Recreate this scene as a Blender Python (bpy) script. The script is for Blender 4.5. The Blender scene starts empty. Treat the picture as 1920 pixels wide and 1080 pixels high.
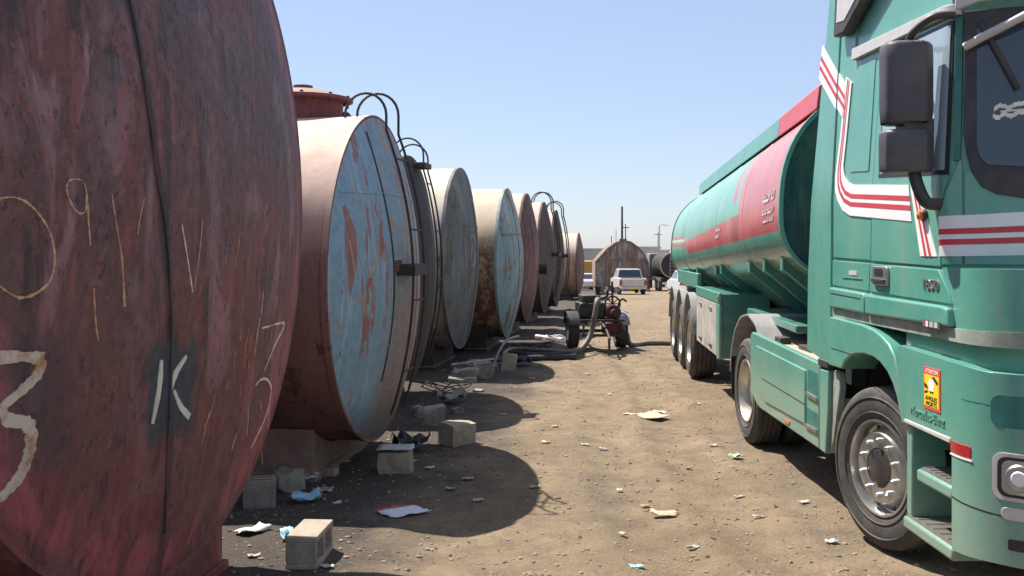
import bpy, bmesh, math, random
import numpy as np
from mathutils import Vector, Matrix

random.seed(7); rng = np.random.default_rng(11)
sc = bpy.context.scene
col = sc.collection

# ------------------------------------------------------------------ camera, sky, sun, exposure
cam_d = bpy.data.cameras.new('camera'); cam = bpy.data.objects.new('camera', cam_d); col.objects.link(cam)
cam.location = (0, 0, 1.95); cam.rotation_euler = (math.pi / 2, 0, 0)
cam_d.sensor_width = 36; cam_d.lens = 36 * 1900 / 1920; cam_d.shift_y = -75 / 1920
cam_d.clip_start = 0.05; cam_d.clip_end = 9000
sc.camera = cam
SUN = Vector((-0.45, 0.42, 1.0)).normalized()
wd = bpy.data.worlds.new('World'); sc.world = wd; wd.use_nodes = True
wn = wd.node_tree.nodes; wl = wd.node_tree.links
bgn = wn['Background']; sky = wn.new('ShaderNodeTexSky'); sky.sky_type = 'NISHITA'; sky.sun_disc = False
sky.sun_elevation = math.asin(SUN.z); sky.sun_rotation = math.atan2(SUN.x, SUN.y)
sky.air_density = 1.0; sky.dust_density = 0.5; sky.ozone_density = 4.5; sky.altitude = 300
tint = wn.new('ShaderNodeMix'); tint.data_type = 'RGBA'; tint.blend_type = 'MULTIPLY'; tint.inputs[0].default_value = 1.0
tint.blend_type = 'MIX'; tint.inputs[0].default_value = .5; tint.inputs[7].default_value = (3.3, 3.55, 4.6, 1)   # even dusty haze over the whole sky
wl.new(sky.outputs[0], tint.inputs[6]); wl.new(tint.outputs[2], bgn.inputs[0]); bgn.inputs[1].default_value = 0.1
sl = bpy.data.lights.new('sun', 'SUN'); sl.energy = 5.0; sl.angle = math.radians(0.55); sl.color = (1.0, 0.95, 0.87)
so = bpy.data.objects.new('sun', sl); col.objects.link(so); so.location = (-20, 20, 40)
so.rotation_euler = (-SUN).to_track_quat('-Z', 'Y').to_euler()
sc.view_settings.view_transform = 'Standard'; sc.view_settings.look = 'None'
sc.view_settings.exposure = 0.8; sc.view_settings.gamma = 1.0
sc.render.engine = 'CYCLES'
sc.cycles.use_denoising = True; sc.cycles.use_adaptive_sampling = True; sc.cycles.adaptive_threshold = 0.025
sc.cycles.max_bounces = 6; sc.cycles.diffuse_bounces = 3; sc.cycles.glossy_bounces = 3
sc.cycles.transmission_bounces = 4; sc.cycles.transparent_max_bounces = 8

# ------------------------------------------------------------------ materials
class NT:
    def __init__(s, name):
        s.m = bpy.data.materials.new(name); s.m.use_nodes = True
        s.t = s.m.node_tree; s.p = s.t.nodes['Principled BSDF']
        s.tc = s.t.nodes.new('ShaderNodeTexCoord')
    def n(s, typ, **kw):
        nd = s.t.nodes.new(typ)
        for k, v in kw.items(): setattr(nd, k, v)
        return nd
    def link(s, a, b): s.t.links.new(a, b)
    def coord(s, scale=(1, 1, 1), loc=(0, 0, 0)):
        mp = s.n('ShaderNodeMapping'); mp.inputs['Scale'].default_value = scale; mp.inputs['Location'].default_value = loc
        s.link(s.tc.outputs['Object'], mp.inputs[0]); return mp.outputs[0]
    def noise(s, sc_=5, det=6, rough=.6, scale=(1, 1, 1), loc=(0, 0, 0), dist=0):
        nd = s.n('ShaderNodeTexNoise'); nd.inputs['Scale'].default_value = sc_; nd.inputs['Detail'].default_value = min(det, 5)
        nd.inputs['Roughness'].default_value = rough; nd.inputs['Distortion'].default_value = dist
        s.link(s.coord(scale, loc), nd.inputs['Vector']); return nd.outputs['Fac']
    def ramp(s, v, a, b, c0=0., c1=1.):
        r = s.n('ShaderNodeMapRange'); r.inputs[1].default_value = a; r.inputs[2].default_value = b
        r.inputs[3].default_value = c0; r.inputs[4].default_value = c1; r.clamp = True
        s.link(v, r.inputs[0]); return r.outputs[0]
    def math(s, op, a, b=None):
        m = s.n('ShaderNodeMath', operation=op)
        for i, v in enumerate((a, b)):
            if v is None: continue
            if isinstance(v, (int, float)): m.inputs[i].default_value = v
            else: s.link(v, m.inputs[i])
        return m.outputs[0]
    def mix(s, f, a, b):
        m = s.n('ShaderNodeMix', data_type='RGBA')
        if isinstance(f, (int, float)): m.inputs[0].default_value = f
        else: s.link(f, m.inputs[0])
        for i, v in ((6, a), (7, b)):
            if isinstance(v, tuple): m.inputs[i].default_value = (*v, 1)
            else: s.link(v, m.inputs[i])
        return m.outputs[2]
    def xyz(s):
        sp = s.n('ShaderNodeSeparateXYZ'); s.link(s.tc.outputs['Object'], sp.inputs[0]); return sp.outputs
    def nz(s):
        g = s.n('ShaderNodeNewGeometry'); sp = s.n('ShaderNodeSeparateXYZ'); s.link(g.outputs['Normal'], sp.inputs[0]); return sp.outputs[2]
    def bump(s, v, strength=.3, dist=.01):
        b = s.n('ShaderNodeBump'); b.inputs['Strength'].default_value = strength; b.inputs['Distance'].default_value = dist
        s.link(v, b.inputs['Height']); s.link(b.outputs[0], s.p.inputs['Normal'])
    def fin(s, c=None, rough=.6, metal=0., coat=0., spec=None):
        if c is not None:
            if isinstance(c, tuple): s.p.inputs['Base Color'].default_value = (*c, 1)
            else: s.link(c, s.p.inputs['Base Color'])
        if isinstance(rough, (int, float)): s.p.inputs['Roughness'].default_value = rough
        else: s.link(rough, s.p.inputs['Roughness'])
        s.p.inputs['Metallic'].default_value = metal
        s.p.inputs['Coat Weight'].default_value = coat
        s.p.inputs['Coat Roughness'].default_value = .12
        if spec is not None: s.p.inputs['Specular IOR Level'].default_value = spec
        return s.m

def simple(name, c, rough=.6, metal=0., var=.25, sc_=9, bump=.0, dust=0., coat=0., dustc=(.42, .33, .24)):
    t = NT(name); n = t.noise(sc_, 5)
    dark = tuple(x * (1 - var) for x in c); lite = tuple(min(1, x * (1 + var)) for x in c)
    o = t.mix(t.ramp(n, .3, .7), dark, lite)
    if dust > 0:
        d = t.math('MULTIPLY', t.ramp(t.noise(4.5, 7, .7, loc=(3, 1, 2)), .38, .75), dust)
        up = t.math('MULTIPLY', t.ramp(t.nz(), .2, 1.), dust)
        o = t.mix(t.math('ADD', d, up), o, dustc)
    if bump: t.bump(t.noise(sc_ * 4, 5), bump, .01)
    return t.fin(o, rough, metal, coat)

def rust_paint(name, paint, rust, soot, amount=.5, sootamt=.3, faded=None, fade_top=None, seed=0., streak=3.5, rough=.72):
    """old tank paint: vertical rust streaks, flaking patches, grime, dust on the upward side"""
    t = NT(name)
    s1 = t.noise(streak, 8, .66, (1, 1, .28), (seed, seed, seed), .3)
    s2 = t.noise(1.5, 6, .62, (1, 1, .6), (seed + 4, 2, seed))
    s3 = t.noise(14, 6, .7, (1, 1, .7), (seed, 5, 1))
    c = t.mix(t.ramp(s3, .3, .7), tuple(x * .82 for x in paint), tuple(min(1, x * 1.16) for x in paint))
    if faded: c = t.mix(t.ramp(t.noise(2.2, 7, .65, (1, 1, .45), (seed + 9, 1, 3), .4), .5, .62), c, faded)
    r = t.math('ADD', t.math('MULTIPLY', s1, .65), t.math('MULTIPLY', s3, .35))
    k = .62 - .2 * amount
    c = t.mix(t.ramp(r, k, k + .03), c, t.mix(t.ramp(s3, .35, .7), rust, tuple(x * .55 for x in rust)))
    c = t.mix(t.math('MULTIPLY', t.ramp(s2, .42, .66), sootamt), c, soot)
    if fade_top:
        u = t.math('MULTIPLY', t.ramp(t.math('ADD', t.nz(), t.math('MULTIPLY', s1, .4)), .3, .7), .92)
        c = t.mix(u, c, fade_top)
    t.bump(t.math('ADD', s1, t.math('MULTIPLY', s3, .6)), .35, .012)
    return t.fin(c, t.ramp(s1, .3, .7, rough - .15, rough + .15), 0., 0., .35)

M = {}
M['iron'] = simple('dark iron', (.05, .045, .045), .65, .3, .4, 14, .2)
M['black'] = simple('black plastic', (.022, .023, .026), .5, 0, .3, 12, .05, dust=.12)
M['mirror_black'] = simple('mirror housing plastic', (.06, .06, .07), .5, 0, .15, 8, .02, dust=.1)
M['dark'] = simple('dark underbody', (.012, .013, .014), .8, 0, .4, 6)
M['tyre'] = simple('tyre rubber', (.045, .043, .042), .88, 0, .3, 10, .25, dust=.38, dustc=(.21, .18, .15))
M['chrome'] = simple('polished alloy', (.56, .56, .56), .3, .9, .2, 9, .05, dust=.16, dustc=(.34, .31, .27))
M['steel'] = simple('dull steel', (.42, .41, .4), .42, .85, .2, 12, .05, dust=.25)
M['rimsteel'] = simple('dusty rim steel', (.5, .47, .41), .4, .8, .2, 8, .05, dust=.25)
M['grey'] = simple('grey plastic fender', (.27, .27, .275), .65, 0, .2, 9, .1, dust=.1)
M['beige'] = simple('dusty deck plate', (.45, .4, .34), .75, 0, .25, 7, .1, dust=.4)
M['concrete'] = simple('block concrete', (.33, .28, .22), .95, 0, .28, 16, .5, dust=.3)
M['concrete2'] = simple('grey rubble concrete', (.25, .235, .21), .95, 0, .3, 11, .5, dust=.2)
M['paper'] = simple('white paper', (.5, .49, .47), .8, 0, .1, 20, .1)
M['card'] = simple('cardboard', (.55, .42, .28), .85, 0, .12, 20, .1)
M['plastic_blue'] = simple('pale blue plastic', (.32, .56, .66), .35, 0, .2, 10)
M['plastic_white'] = simple('grey white plastic', (.4, .37, .32), .5, 0, .2, 10)
M['plastic_green'] = simple('pale green wrapper', (.42, .6, .4), .45, 0, .3, 24)
M['white'] = simple('white paint', (.78, .78, .76), .45, 0, .05, 6, dust=.06)
M['red'] = simple('red paint', (.55, .04, .06), .45, 0, .1, 6, dust=.06)
M['darkred'] = simple('dark red machine paint', (.10, .008, .018), .5, 0, .3, 10)
M['yellow'] = simple('sticker yellow', (.85, .62, .02), .4, 0, .03, 6)
M['stickerred'] = simple('sticker red', (.72, .08, .06), .4, 0, .03, 6)
M['print'] = simple('black print', (.02, .02, .02), .5, 0, .02, 6)
M['amber'] = simple('amber lens', (.65, .16, .02), .2, 0, .1, 20, coat=.6)
M['redlens'] = simple('red lens', (.4, .03, .03), .2, 0, .15, 40, coat=.6)
M['hose'] = simple('ribbed hose rubber', (.075, .07, .065), .55, 0, .25, 18, .2, dust=.3)
M['whitepipe'] = simple('white pipe', (.68, .64, .58), .6, 0, .15, 9)
M['trim'] = simple('pale grey trim', (.5, .48, .47), .5, 0, .1, 12, dust=.2)
M['ochre'] = simple('ochre machine paint', (.5, .3, .04), .6, 0, .3, 7)
M['pale_wall'] = simple('pale plaster', (.52, .48, .43), .9, 0, .12, .6)
M['car_white'] = simple('white car paint', (.72, .72, .72), .3, 0, .06, 3, coat=.5, dust=.1)
M['pick_white'] = simple('pickup cream paint', (.6, .53, .48), .35, 0, .08, 3, coat=.4, dust=.18)
M['car_grey'] = simple('grey car paint', (.2, .22, .24), .35, 0, .08, 3, coat=.4)
M['taillight'] = simple('tail light', (.35, .02, .02), .25, 0, .1, 9, coat=.5)
M['stain'] = simple('dark paint patch', (.045, .06, .075), .8, 0, .3, 9, .1)
M['scratch'] = simple('bare metal scratch', (.6, .35, .21), .6, .2, .3, 30)
M['scratch_white'] = simple('pale scratch', (.8, .66, .58), .6, 0, .25, 25)
M['seam'] = simple('dark weld seam', (.035, .032, .034), .75, 0, .3, 9, .4)
t = NT('yellowed white paint'); c = t.mix(t.ramp(t.noise(7, 6, .7), .46, .62), (.62, .54, .42), (.42, .23, .1)); t.bump(t.noise(30), .3, .01)
M['oldwhite'] = t.fin(c, .7)
M['kwhite'] = simple('white letter paint', (.7, .66, .56), .6, 0, .15, 12)
t = NT('truck glass'); M['glass'] = t.fin((.03, .05, .075), .06, 0., 0., .8)
t = NT('side window glass'); M['sideglass'] = t.fin((.30, .38, .42), .08, 0., .3, .9)

def truck_paint(name, c, rough=.34):
    t = NT(name)
    n = t.noise(2.3, 6, .65); n2 = t.noise(22, 6, .7)
    o = t.mix(t.ramp(n, .3, .7), tuple(x * .88 for x in c), tuple(x * 1.06 for x in c))
    d = t.math('MULTIPLY', t.ramp(t.math('ADD', t.math('MULTIPLY', n, .6), t.math('MULTIPLY', n2, .4)), .4, .68), .2)
    z = t.xyz()[2]
    low = t.math('MULTIPLY', t.ramp(t.math('ADD', z, t.math('MULTIPLY', n2, .6)), .6, 1.45, .55, 0.), t.ramp(n2, .3, .6, .3, 1.))
    o = t.mix(t.math('ADD', d, low), o, (.34, .30, .24))
    o = t.mix(t.math('MULTIPLY', t.ramp(t.noise(55, 3, .6, (1, 1, .5), (7, 2, 5)), .70, .74), .6), o, (.1, .1, .08))
    st = t.ramp(t.noise(9, 5, .7, (1, 1, .06), (2, 3, 1)), .52, .70, 0., .26)
    o = t.mix(st, o, (.3, .28, .22))
    t.bump(t.noise(3.2, 2, .5, loc=(1, 6, 2)), .12, .02)
    return t.fin(o, t.ramp(n2, .3, .7, rough - .05, rough + .16), 0., .35)
M['green'] = truck_paint('truck green', (.085, .325, .25))
M['green_dark'] = simple('dark green recess', (.02, .15, .13), .55, 0, .2, 6, dust=.12)  # darker copy of the truck green: recess shade painted in
M['bandgrime'] = simple('grimy sill', (.26, .29, .24), .75, 0, .3, 10, .1)

# ------------------------------------------------------------------ mesh building helpers
class MB:
    def __init__(s): s.v = []; s.f = []
    def add(s, vs, fs):
        o = len(s.v); s.v += [Vector(v) for v in vs]; s.f += [tuple(i + o for i in f) for f in fs]; return s
    def box(s, c, size, rot=None):
        hx, hy, hz = (k / 2 for k in size)
        vs = [Vector((x, y, z)) for x in (-hx, hx) for y in (-hy, hy) for z in (-hz, hz)]
        if rot is not None: vs = [rot @ v for v in vs]
        c = Vector(c)
        return s.add([v + c for v in vs], [(0, 1, 3, 2), (4, 6, 7, 5), (0, 4, 5, 1), (2, 3, 7, 6), (0, 2, 6, 4), (1, 5, 7, 3)])
    def bx(s, x0, x1, y0, y1, z0, z1): return s.box(((x0 + x1) / 2, (y0 + y1) / 2, (z0 + z1) / 2), (abs(x1 - x0), abs(y1 - y0), abs(z1 - z0)))
    def cyl(s, p0, p1, r0, r1=None, n=20, cap=True):
        r1 = r0 if r1 is None else r1
        p0 = Vector(p0); p1 = Vector(p1); d = (p1 - p0).normalized(); q = d.to_track_quat('Z', 'Y')
        ring = lambda p, r: [p + q @ Vector((r * math.cos(a), r * math.sin(a), 0)) for a in (2 * math.pi * i / n for i in range(n))]
        vs = ring(p0, r0) + ring(p1, r1)
        fs = [(i, (i + 1) % n, n + (i + 1) % n, n + i) for i in range(n)]
        if cap: fs += [tuple(range(n))[::-1], tuple(range(n, 2 * n))]
        return s.add(vs, fs)
    def tube(s, path, r, n=10, cap=True, rfun=None):
        P = [Vector(p) for p in path]; m = len(P); vs = []
        up = Vector((0, 0, 1)); prev = None
        for i, p in enumerate(P):
            d = (P[min(i + 1, m - 1)] - P[max(i - 1, 0)]).normalized()
            if prev is None:
                a = d.orthogonal().normalized()
            else:
                a = (prev - d * prev.dot(d)).normalized()
            prev = a; b = d.cross(a); rr = r if rfun is None else rfun(i)
            vs += [p + rr * (math.cos(t) * a + math.sin(t) * b) for t in (2 * math.pi * k / n for k in range(n))]
        fs = [(i * n + k, i * n + (k + 1) % n, (i + 1) * n + (k + 1) % n, (i + 1) * n + k) for i in range(m - 1) for k in range(n)]
        if cap: fs += [tuple(range(n))[::-1], tuple(range((m - 1) * n, m * n))]
        return s.add(vs, fs)
    def lathe(s, prof, n=48, axis='X', a0=0., a1=2 * math.pi, rfun=None):
        """prof: (along axis, radius)"""
        full = abs(a1 - a0 - 2 * math.pi) < 1e-6; cnt = n if full else n + 1; vs = []
        for i in range(cnt):
            a = a0 + (a1 - a0) * i / n
            for j, (u, r) in enumerate(prof):
                rr = r if rfun is None else rfun(i, j, r)
                if axis == 'X': vs.append((u, rr * math.cos(a), rr * math.sin(a)))
                elif axis == 'Y': vs.append((rr * math.cos(a), u, rr * math.sin(a)))
                else: vs.append((rr * math.cos(a), rr * math.sin(a), u))
        m = len(prof); fs = []
        for i in range(n):
            i2 = (i + 1) % cnt
            for j in range(m - 1): fs.append((i * m + j, i2 * m + j, i2 * m + j + 1, i * m + j + 1))
        return s.add(vs, fs)
    def prism(s, poly, fn, t0, t1):
        """poly 2D -> fn(a, b, t) 3D, between t0 and t1"""
        n = len(poly); vs = [fn(a, b, t0) for a, b in poly] + [fn(a, b, t1) for a, b in poly]
        return s.add(vs, [tuple(range(n)), tuple(range(n, 2 * n))[::-1]] + [(i, n + i, n + (i + 1) % n, (i + 1) % n) for i in range(n)])
    def move(s, m):
        s.v = [m @ v for v in s.v]; return s
    def mesh(s, name, smooth=35):
        me = bpy.data.meshes.new(name); me.from_pydata([tuple(v) for v in s.v], [], s.f)
        bm = bmesh.new(); bm.from_mesh(me); bmesh.ops.recalc_face_normals(bm, faces=bm.faces[:]); bm.to_mesh(me); bm.free()
        if smooth:
            me.shade_smooth(); me.set_sharp_from_angle(angle=math.radians(smooth))
        me.update(); return me
    def build(s, name, mat, parent=None, smooth=35, bevel=0., seg=2, world=False):
        if world and parent is not None:
            inv = rootmat(parent).inverted(); s.v = [inv @ v for v in s.v]
        return link(name, s.mesh(name, smooth), mat, parent, bevel, seg)

def rootmat(o):
    while o.parent: o = o.parent
    return Matrix.LocRotScale(o.location, o.rotation_euler, o.scale)
def link(name, me, mat, parent=None, bevel=0., seg=2):
    o = bpy.data.objects.new(name, me); col.objects.link(o); o.parent = parent
    if mat is not None and not me.materials: me.materials.append(M[mat] if isinstance(mat, str) else mat)
    if bevel:
        b = o.modifiers.new('bevel', 'BEVEL'); b.width = bevel; b.segments = seg; b.limit_method = 'ANGLE'; b.angle_limit = math.radians(40)
        b.harden_normals = False
    return o
def tag(o, label=None, cat=None, group=None, kind=None):
    if label: o['label'] = label
    if cat: o['category'] = cat
    if group: o['group'] = group
    if kind: o['kind'] = kind
    return o
def thing(name, label, cat, loc=(0, 0, 0), rz=0., group=None):
    o = bpy.data.objects.new(name, None); col.objects.link(o); o.location = loc; o.rotation_euler = (0, 0, rz); o.empty_display_size = .2
    return tag(o, label, cat, group)
def copy_tree(o, parent=None):
    c = o.copy(); col.objects.link(c); c.parent = parent
    for ch in list(o.children): copy_tree(ch, c)
    return c
def text_mb(body, size, depth=.004):
    cu = bpy.data.curves.new('lettering', 'FONT'); cu.body = body; cu.size = size; cu.extrude = depth / 2; cu.align_x = 'CENTER'; cu.align_y = 'CENTER'
    cu.resolution_u = 3
    ob = bpy.data.objects.new('lettering', cu); col.objects.link(ob)
    dg = bpy.context.evaluated_depsgraph_get(); me = bpy.data.meshes.new_from_object(ob.evaluated_get(dg))
    mb = MB(); mb.add([v.co.copy() for v in me.vertices], [tuple(p.vertices) for p in me.polygons])
    bpy.data.objects.remove(ob); bpy.data.curves.remove(cu); bpy.data.meshes.remove(me)
    return mb
def smooth_path(P, k=6):
    P = [Vector(p) for p in P]; out = []
    for i in range(len(P) - 1):
        p0 = P[max(i - 1, 0)]; p1 = P[i]; p2 = P[i + 1]; p3 = P[min(i + 2, len(P) - 1)]
        for j in range(k):
            u = j / k
            out.append(.5 * ((2 * p1) + (p2 - p0) * u + (2 * p0 - 5 * p1 + 4 * p2 - p3) * u * u + (3 * p1 - p0 - 3 * p2 + p3) * u ** 3))
    out.append(P[-1]); return out

# ------------------------------------------------------------------ ground
_LAT = {}
def vnoise(x, y, freq, seed):
    if seed not in _LAT: _LAT[seed] = np.random.default_rng(seed).random((257, 257))
    r = _LAT[seed]; x = x * freq + 1000.3; y = y * freq + 1000.7
    xi = np.floor(x).astype(int); yi = np.floor(y).astype(int); fx = x - xi; fy = y - yi
    fx = fx * fx * (3 - 2 * fx); fy = fy * fy * (3 - 2 * fy); a = xi % 256; b = yi % 256
    return (r[a, b] * (1 - fx) * (1 - fy) + r[a + 1, b] * fx * (1 - fy) + r[a, b + 1] * (1 - fx) * fy + r[a + 1, b + 1] * fx * fy) - .5
def zbase(y): return np.interp(y, [-50, 40, 68, 80, 108, 200, 400, 9000], [0, 0, -1.17, -1.42, -2.2, -3.3, -4.0, -4.0])
def zg(x, y):
    x = np.asarray(x, float); y = np.asarray(y, float)
    near = np.clip(1.2 - y / 60, 0, 1)
    z = vnoise(x, y, .35, 1) * .05 + vnoise(x, y, 1.3, 2) * .03 + vnoise(x, y, 4.1, 3) * .022 * (vnoise(x, y, .6, 9) + .8) + vnoise(x, y, 11., 4) * .012
    # shallow wheel ruts running along the aisle
    for cx, w in ((1.05, .2), (1.75, .22)):
        d = x - (cx + .02 * (y - 9) + .1 * np.sin(y * .5)); z -= .028 * np.exp(-(d / w) ** 2); z += .015 * np.exp(-((np.abs(d) - .33) / .1) ** 2)
    return zbase(y) + z * near - .012
def axis(dense0, dense1, step, lo, hi, grow=1.13):
    a = list(np.arange(dense0, dense1, step)); s = step; v = a[-1]
    while v < hi: s *= grow; v += s; a.append(v)
    s = step; v = a[0]; pre = []
    while v > lo: s *= grow; v -= s; pre.append(v)
    return np.array(pre[::-1] + a)
gx = axis(-3.4, 4.6, .04, -5000, 5000); gy = axis(5.6, 17, .04, -60, 6000, 1.05)
X, Y = np.meshgrid(gx, gy, indexing='ij'); Z = zg(X, Y)
nx_, ny_ = X.shape
idx = np.arange(nx_ * ny_).reshape(nx_, ny_)
faces = np.stack([idx[:-1, :-1], idx[1:, :-1], idx[1:, 1:], idx[:-1, 1:]], -1).reshape(-1, 4)
me = bpy.data.meshes.new('ground'); me.from_pydata(np.stack([X, Y, Z], -1).reshape(-1, 3).tolist(), [], faces.tolist()); me.shade_smooth()
t = NT('dry dirt')
n1 = t.noise(.55, 7, .62); n2 = t.noise(3.1, 8, .7, (1, 1, 1), (2, 7, 0)); n3 = t.noise(38, 6, .75); n4 = t.noise(120, 4, .7)
c = t.mix(t.ramp(n1, .35, .65), (.255, .187, .115), (.36, .272, .178))
c = t.mix(t.math('MULTIPLY', t.ramp(n2, .40, .66), .75), c, (.17, .125, .085))
c = t.mix(t.math('MULTIPLY', t.ramp(t.noise(1.3, 5, .7, (1, .35, 1), (9, 2, 1)), .5, .68), .55), c, (.165, .132, .105))
c = t.mix(t.math('MULTIPLY', t.ramp(n3, .5, .72), .55), c, (.46, .365, .25))
c = t.mix(t.math('MULTIPLY', t.ramp(n4, .54, .64), .6), c, (.13, .10, .075))
# oily soil along the tank row; its dark colour also carries the tanks' shade
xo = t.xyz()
oil_shade = t.math('SUBTRACT', t.math('MULTIPLY', t.math('SUBTRACT', xo[1], 9.6), .122), t.math('ADD', xo[0], .1))
oil_shade = t.math('ADD', oil_shade, t.math('MULTIPLY', t.math('SUBTRACT', t.noise(1.1, 7, .65, loc=(5, 3, 0)), .5), 2.6))
c = t.mix(t.math('MULTIPLY', t.ramp(oil_shade, -.1, .75), .9), c, t.mix(t.ramp(n3, .4, .65), (.055, .05, .048), (.12, .10, .085)))
t.bump(t.math('ADD', n3, t.math('MULTIPLY', n4, .5)), .8, .035)
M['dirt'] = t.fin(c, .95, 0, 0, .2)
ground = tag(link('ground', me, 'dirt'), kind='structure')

# distant low ridge
mb = MB(); xs = np.linspace(-900, 1500, 140); dist = 900.
rows = []
for i, x in enumerate(xs):
    hgt = -4 + 3.6 + 3.2 * vnoise(np.array(x), np.array(3.), .012, 21) + 1.5 * vnoise(np.array(x), np.array(1.), .05, 22)
    rows.append([(x, dist - 60, -4.5), (x, dist - 20, float(hgt) * .6 - 1.6), (x, dist, float(hgt)), (x, dist + 80, -4.5)])
vs = [p for r in rows for p in r]
mb.add(vs, [(i * 4 + j, (i + 1) * 4 + j, (i + 1) * 4 + j + 1, i * 4 + j + 1) for i in range(len(xs) - 1) for j in range(3)])
M['hill'] = simple('far dry hill', (.36, .32, .28), 1., 0, .2, .02)
tag(mb.build('hills', 'hill'), kind='structure')

# gravel (uncountable)
def pebble_template():
    bm = bmesh.new(); bmesh.ops.create_icosphere(bm, subdivisions=1, radius=1.)
    v = np.array([p.co[:] for p in bm.verts]); f = np.array([[q.index for q in p.verts] for p in bm.faces]); bm.free(); return v, f
pv, pf = pebble_template()
def gravel(name, n, smin, smax, seed, mat, region, label):
    r = np.random.default_rng(seed)
    D = region[2] * (region[3] / region[2]) ** r.random(n); x = region[0] + (region[1] - region[0]) * r.random(n)
    keep = np.abs(x) < .62 * D; D = D[keep]; x = x[keep]; n = len(D)
    s = smin * (smax / smin) ** (r.random(n) ** 2.6)
    V = pv[None] * (1 + .35 * (r.random((n, len(pv), 1)) - .5)) * s[:, None, None] * np.stack([1 + .5 * r.random(n), .8 + .5 * r.random(n), .45 + .4 * r.random(n)], -1)[:, None, :]
    a = r.random(n) * 6.28; ca, sa = np.cos(a)[:, None], np.sin(a)[:, None]
    V = np.stack([V[..., 0] * ca - V[..., 1] * sa, V[..., 0] * sa + V[..., 1] * ca, V[..., 2]], -1)
    V += np.stack([x, D, zg(x, D) + s * .15], -1)[:, None, :]
    F = pf[None] + (np.arange(n) * len(pv))[:, None, None]
    m_ = bpy.data.meshes.new(name); m_.from_pydata(V.reshape(-1, 3).tolist(), [], F.reshape(-1, 3).tolist())
    return tag(link(name, m_, mat), label, 'gravel', kind='stuff')
t = NT('gravel stones'); g = t.noise(2.3, 2); g2 = t.noise(9, 3, loc=(4, 4, 4))
M['stone'] = t.fin(t.mix(t.ramp(g2, .35, .65), (.19, .145, .10), (.38, .295, .21)), .95)
M['clod'] = simple('dark clods', (.1, .08, .062), .95, 0, .4, 5)
gravel('gravel', 17000, .003, .018, 5, 'stone', (-4, 5, 5.6, 30), 'small pale stones strewn over the dirt yard')
gravel('dark_clods', 5000, .0025, .015, 6, 'clod', (-4, 4, 5.6, 26), 'dark clods and grit scattered over the dirt yard')
# ------------------------------------------------------------------ storage tanks
ROWA = math.radians(8)
def dome_x(t, z, cz, R, dep, seed=0, lip=0.):
    q = min(1., math.hypot(t, z - cz) / R)
    b = .012 * float(vnoise(np.array(t + seed * 7), np.array(z - cz), 2.2, 31)) * (1 - q ** 4) if seed else 0.
    return dep * (1 - q * q) - lip * q ** 6 + b
def ribbon(mb, path, w, T, off=.0035, th=.004, smoothk=5, rag=.18):
    """flat stroke on a tank's domed end; path (t, z), w width or list"""
    P = smooth_path([(p[0], p[1], 0) for p in path], smoothk) if len(path) > 2 else [Vector((*p, 0)) for p in path]
    n = len(P); vs = []
    for i, p in enumerate(P):
        d = (P[min(i + 1, n - 1)] - P[max(i - 1, 0)]).normalized(); q = Vector((-d.y, d.x, 0))
        u = i / max(1, n - 1)
        ww = (w if isinstance(w, (int, float)) else float(np.interp(u, np.linspace(0, 1, len(w)), w))) * (1 + rag * (random.random() * 2 - 1))
        for sgn in (-1, 1):
            a = p + q * sgn * ww / 2
            x = dome_x(a.x, a.y, *T)
            vs += [(x + off, a.x, a.y), (x + off - th, a.x, a.y)]
    fs = []
    for i in range(n - 1):
        a = i * 4; b = a + 4
        fs += [(a, b, b + 2, a + 2), (a + 1, a + 3, b + 3, b + 1), (a, a + 1, b + 1, b), (a + 2, b + 2, b + 3, a + 3)]
    fs += [(0, 2, 3, 1), (4 * n - 4, 4 * n - 3, 4 * n - 1, 4 * n - 2)]
    mb.add(vs, fs); return mb

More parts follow.
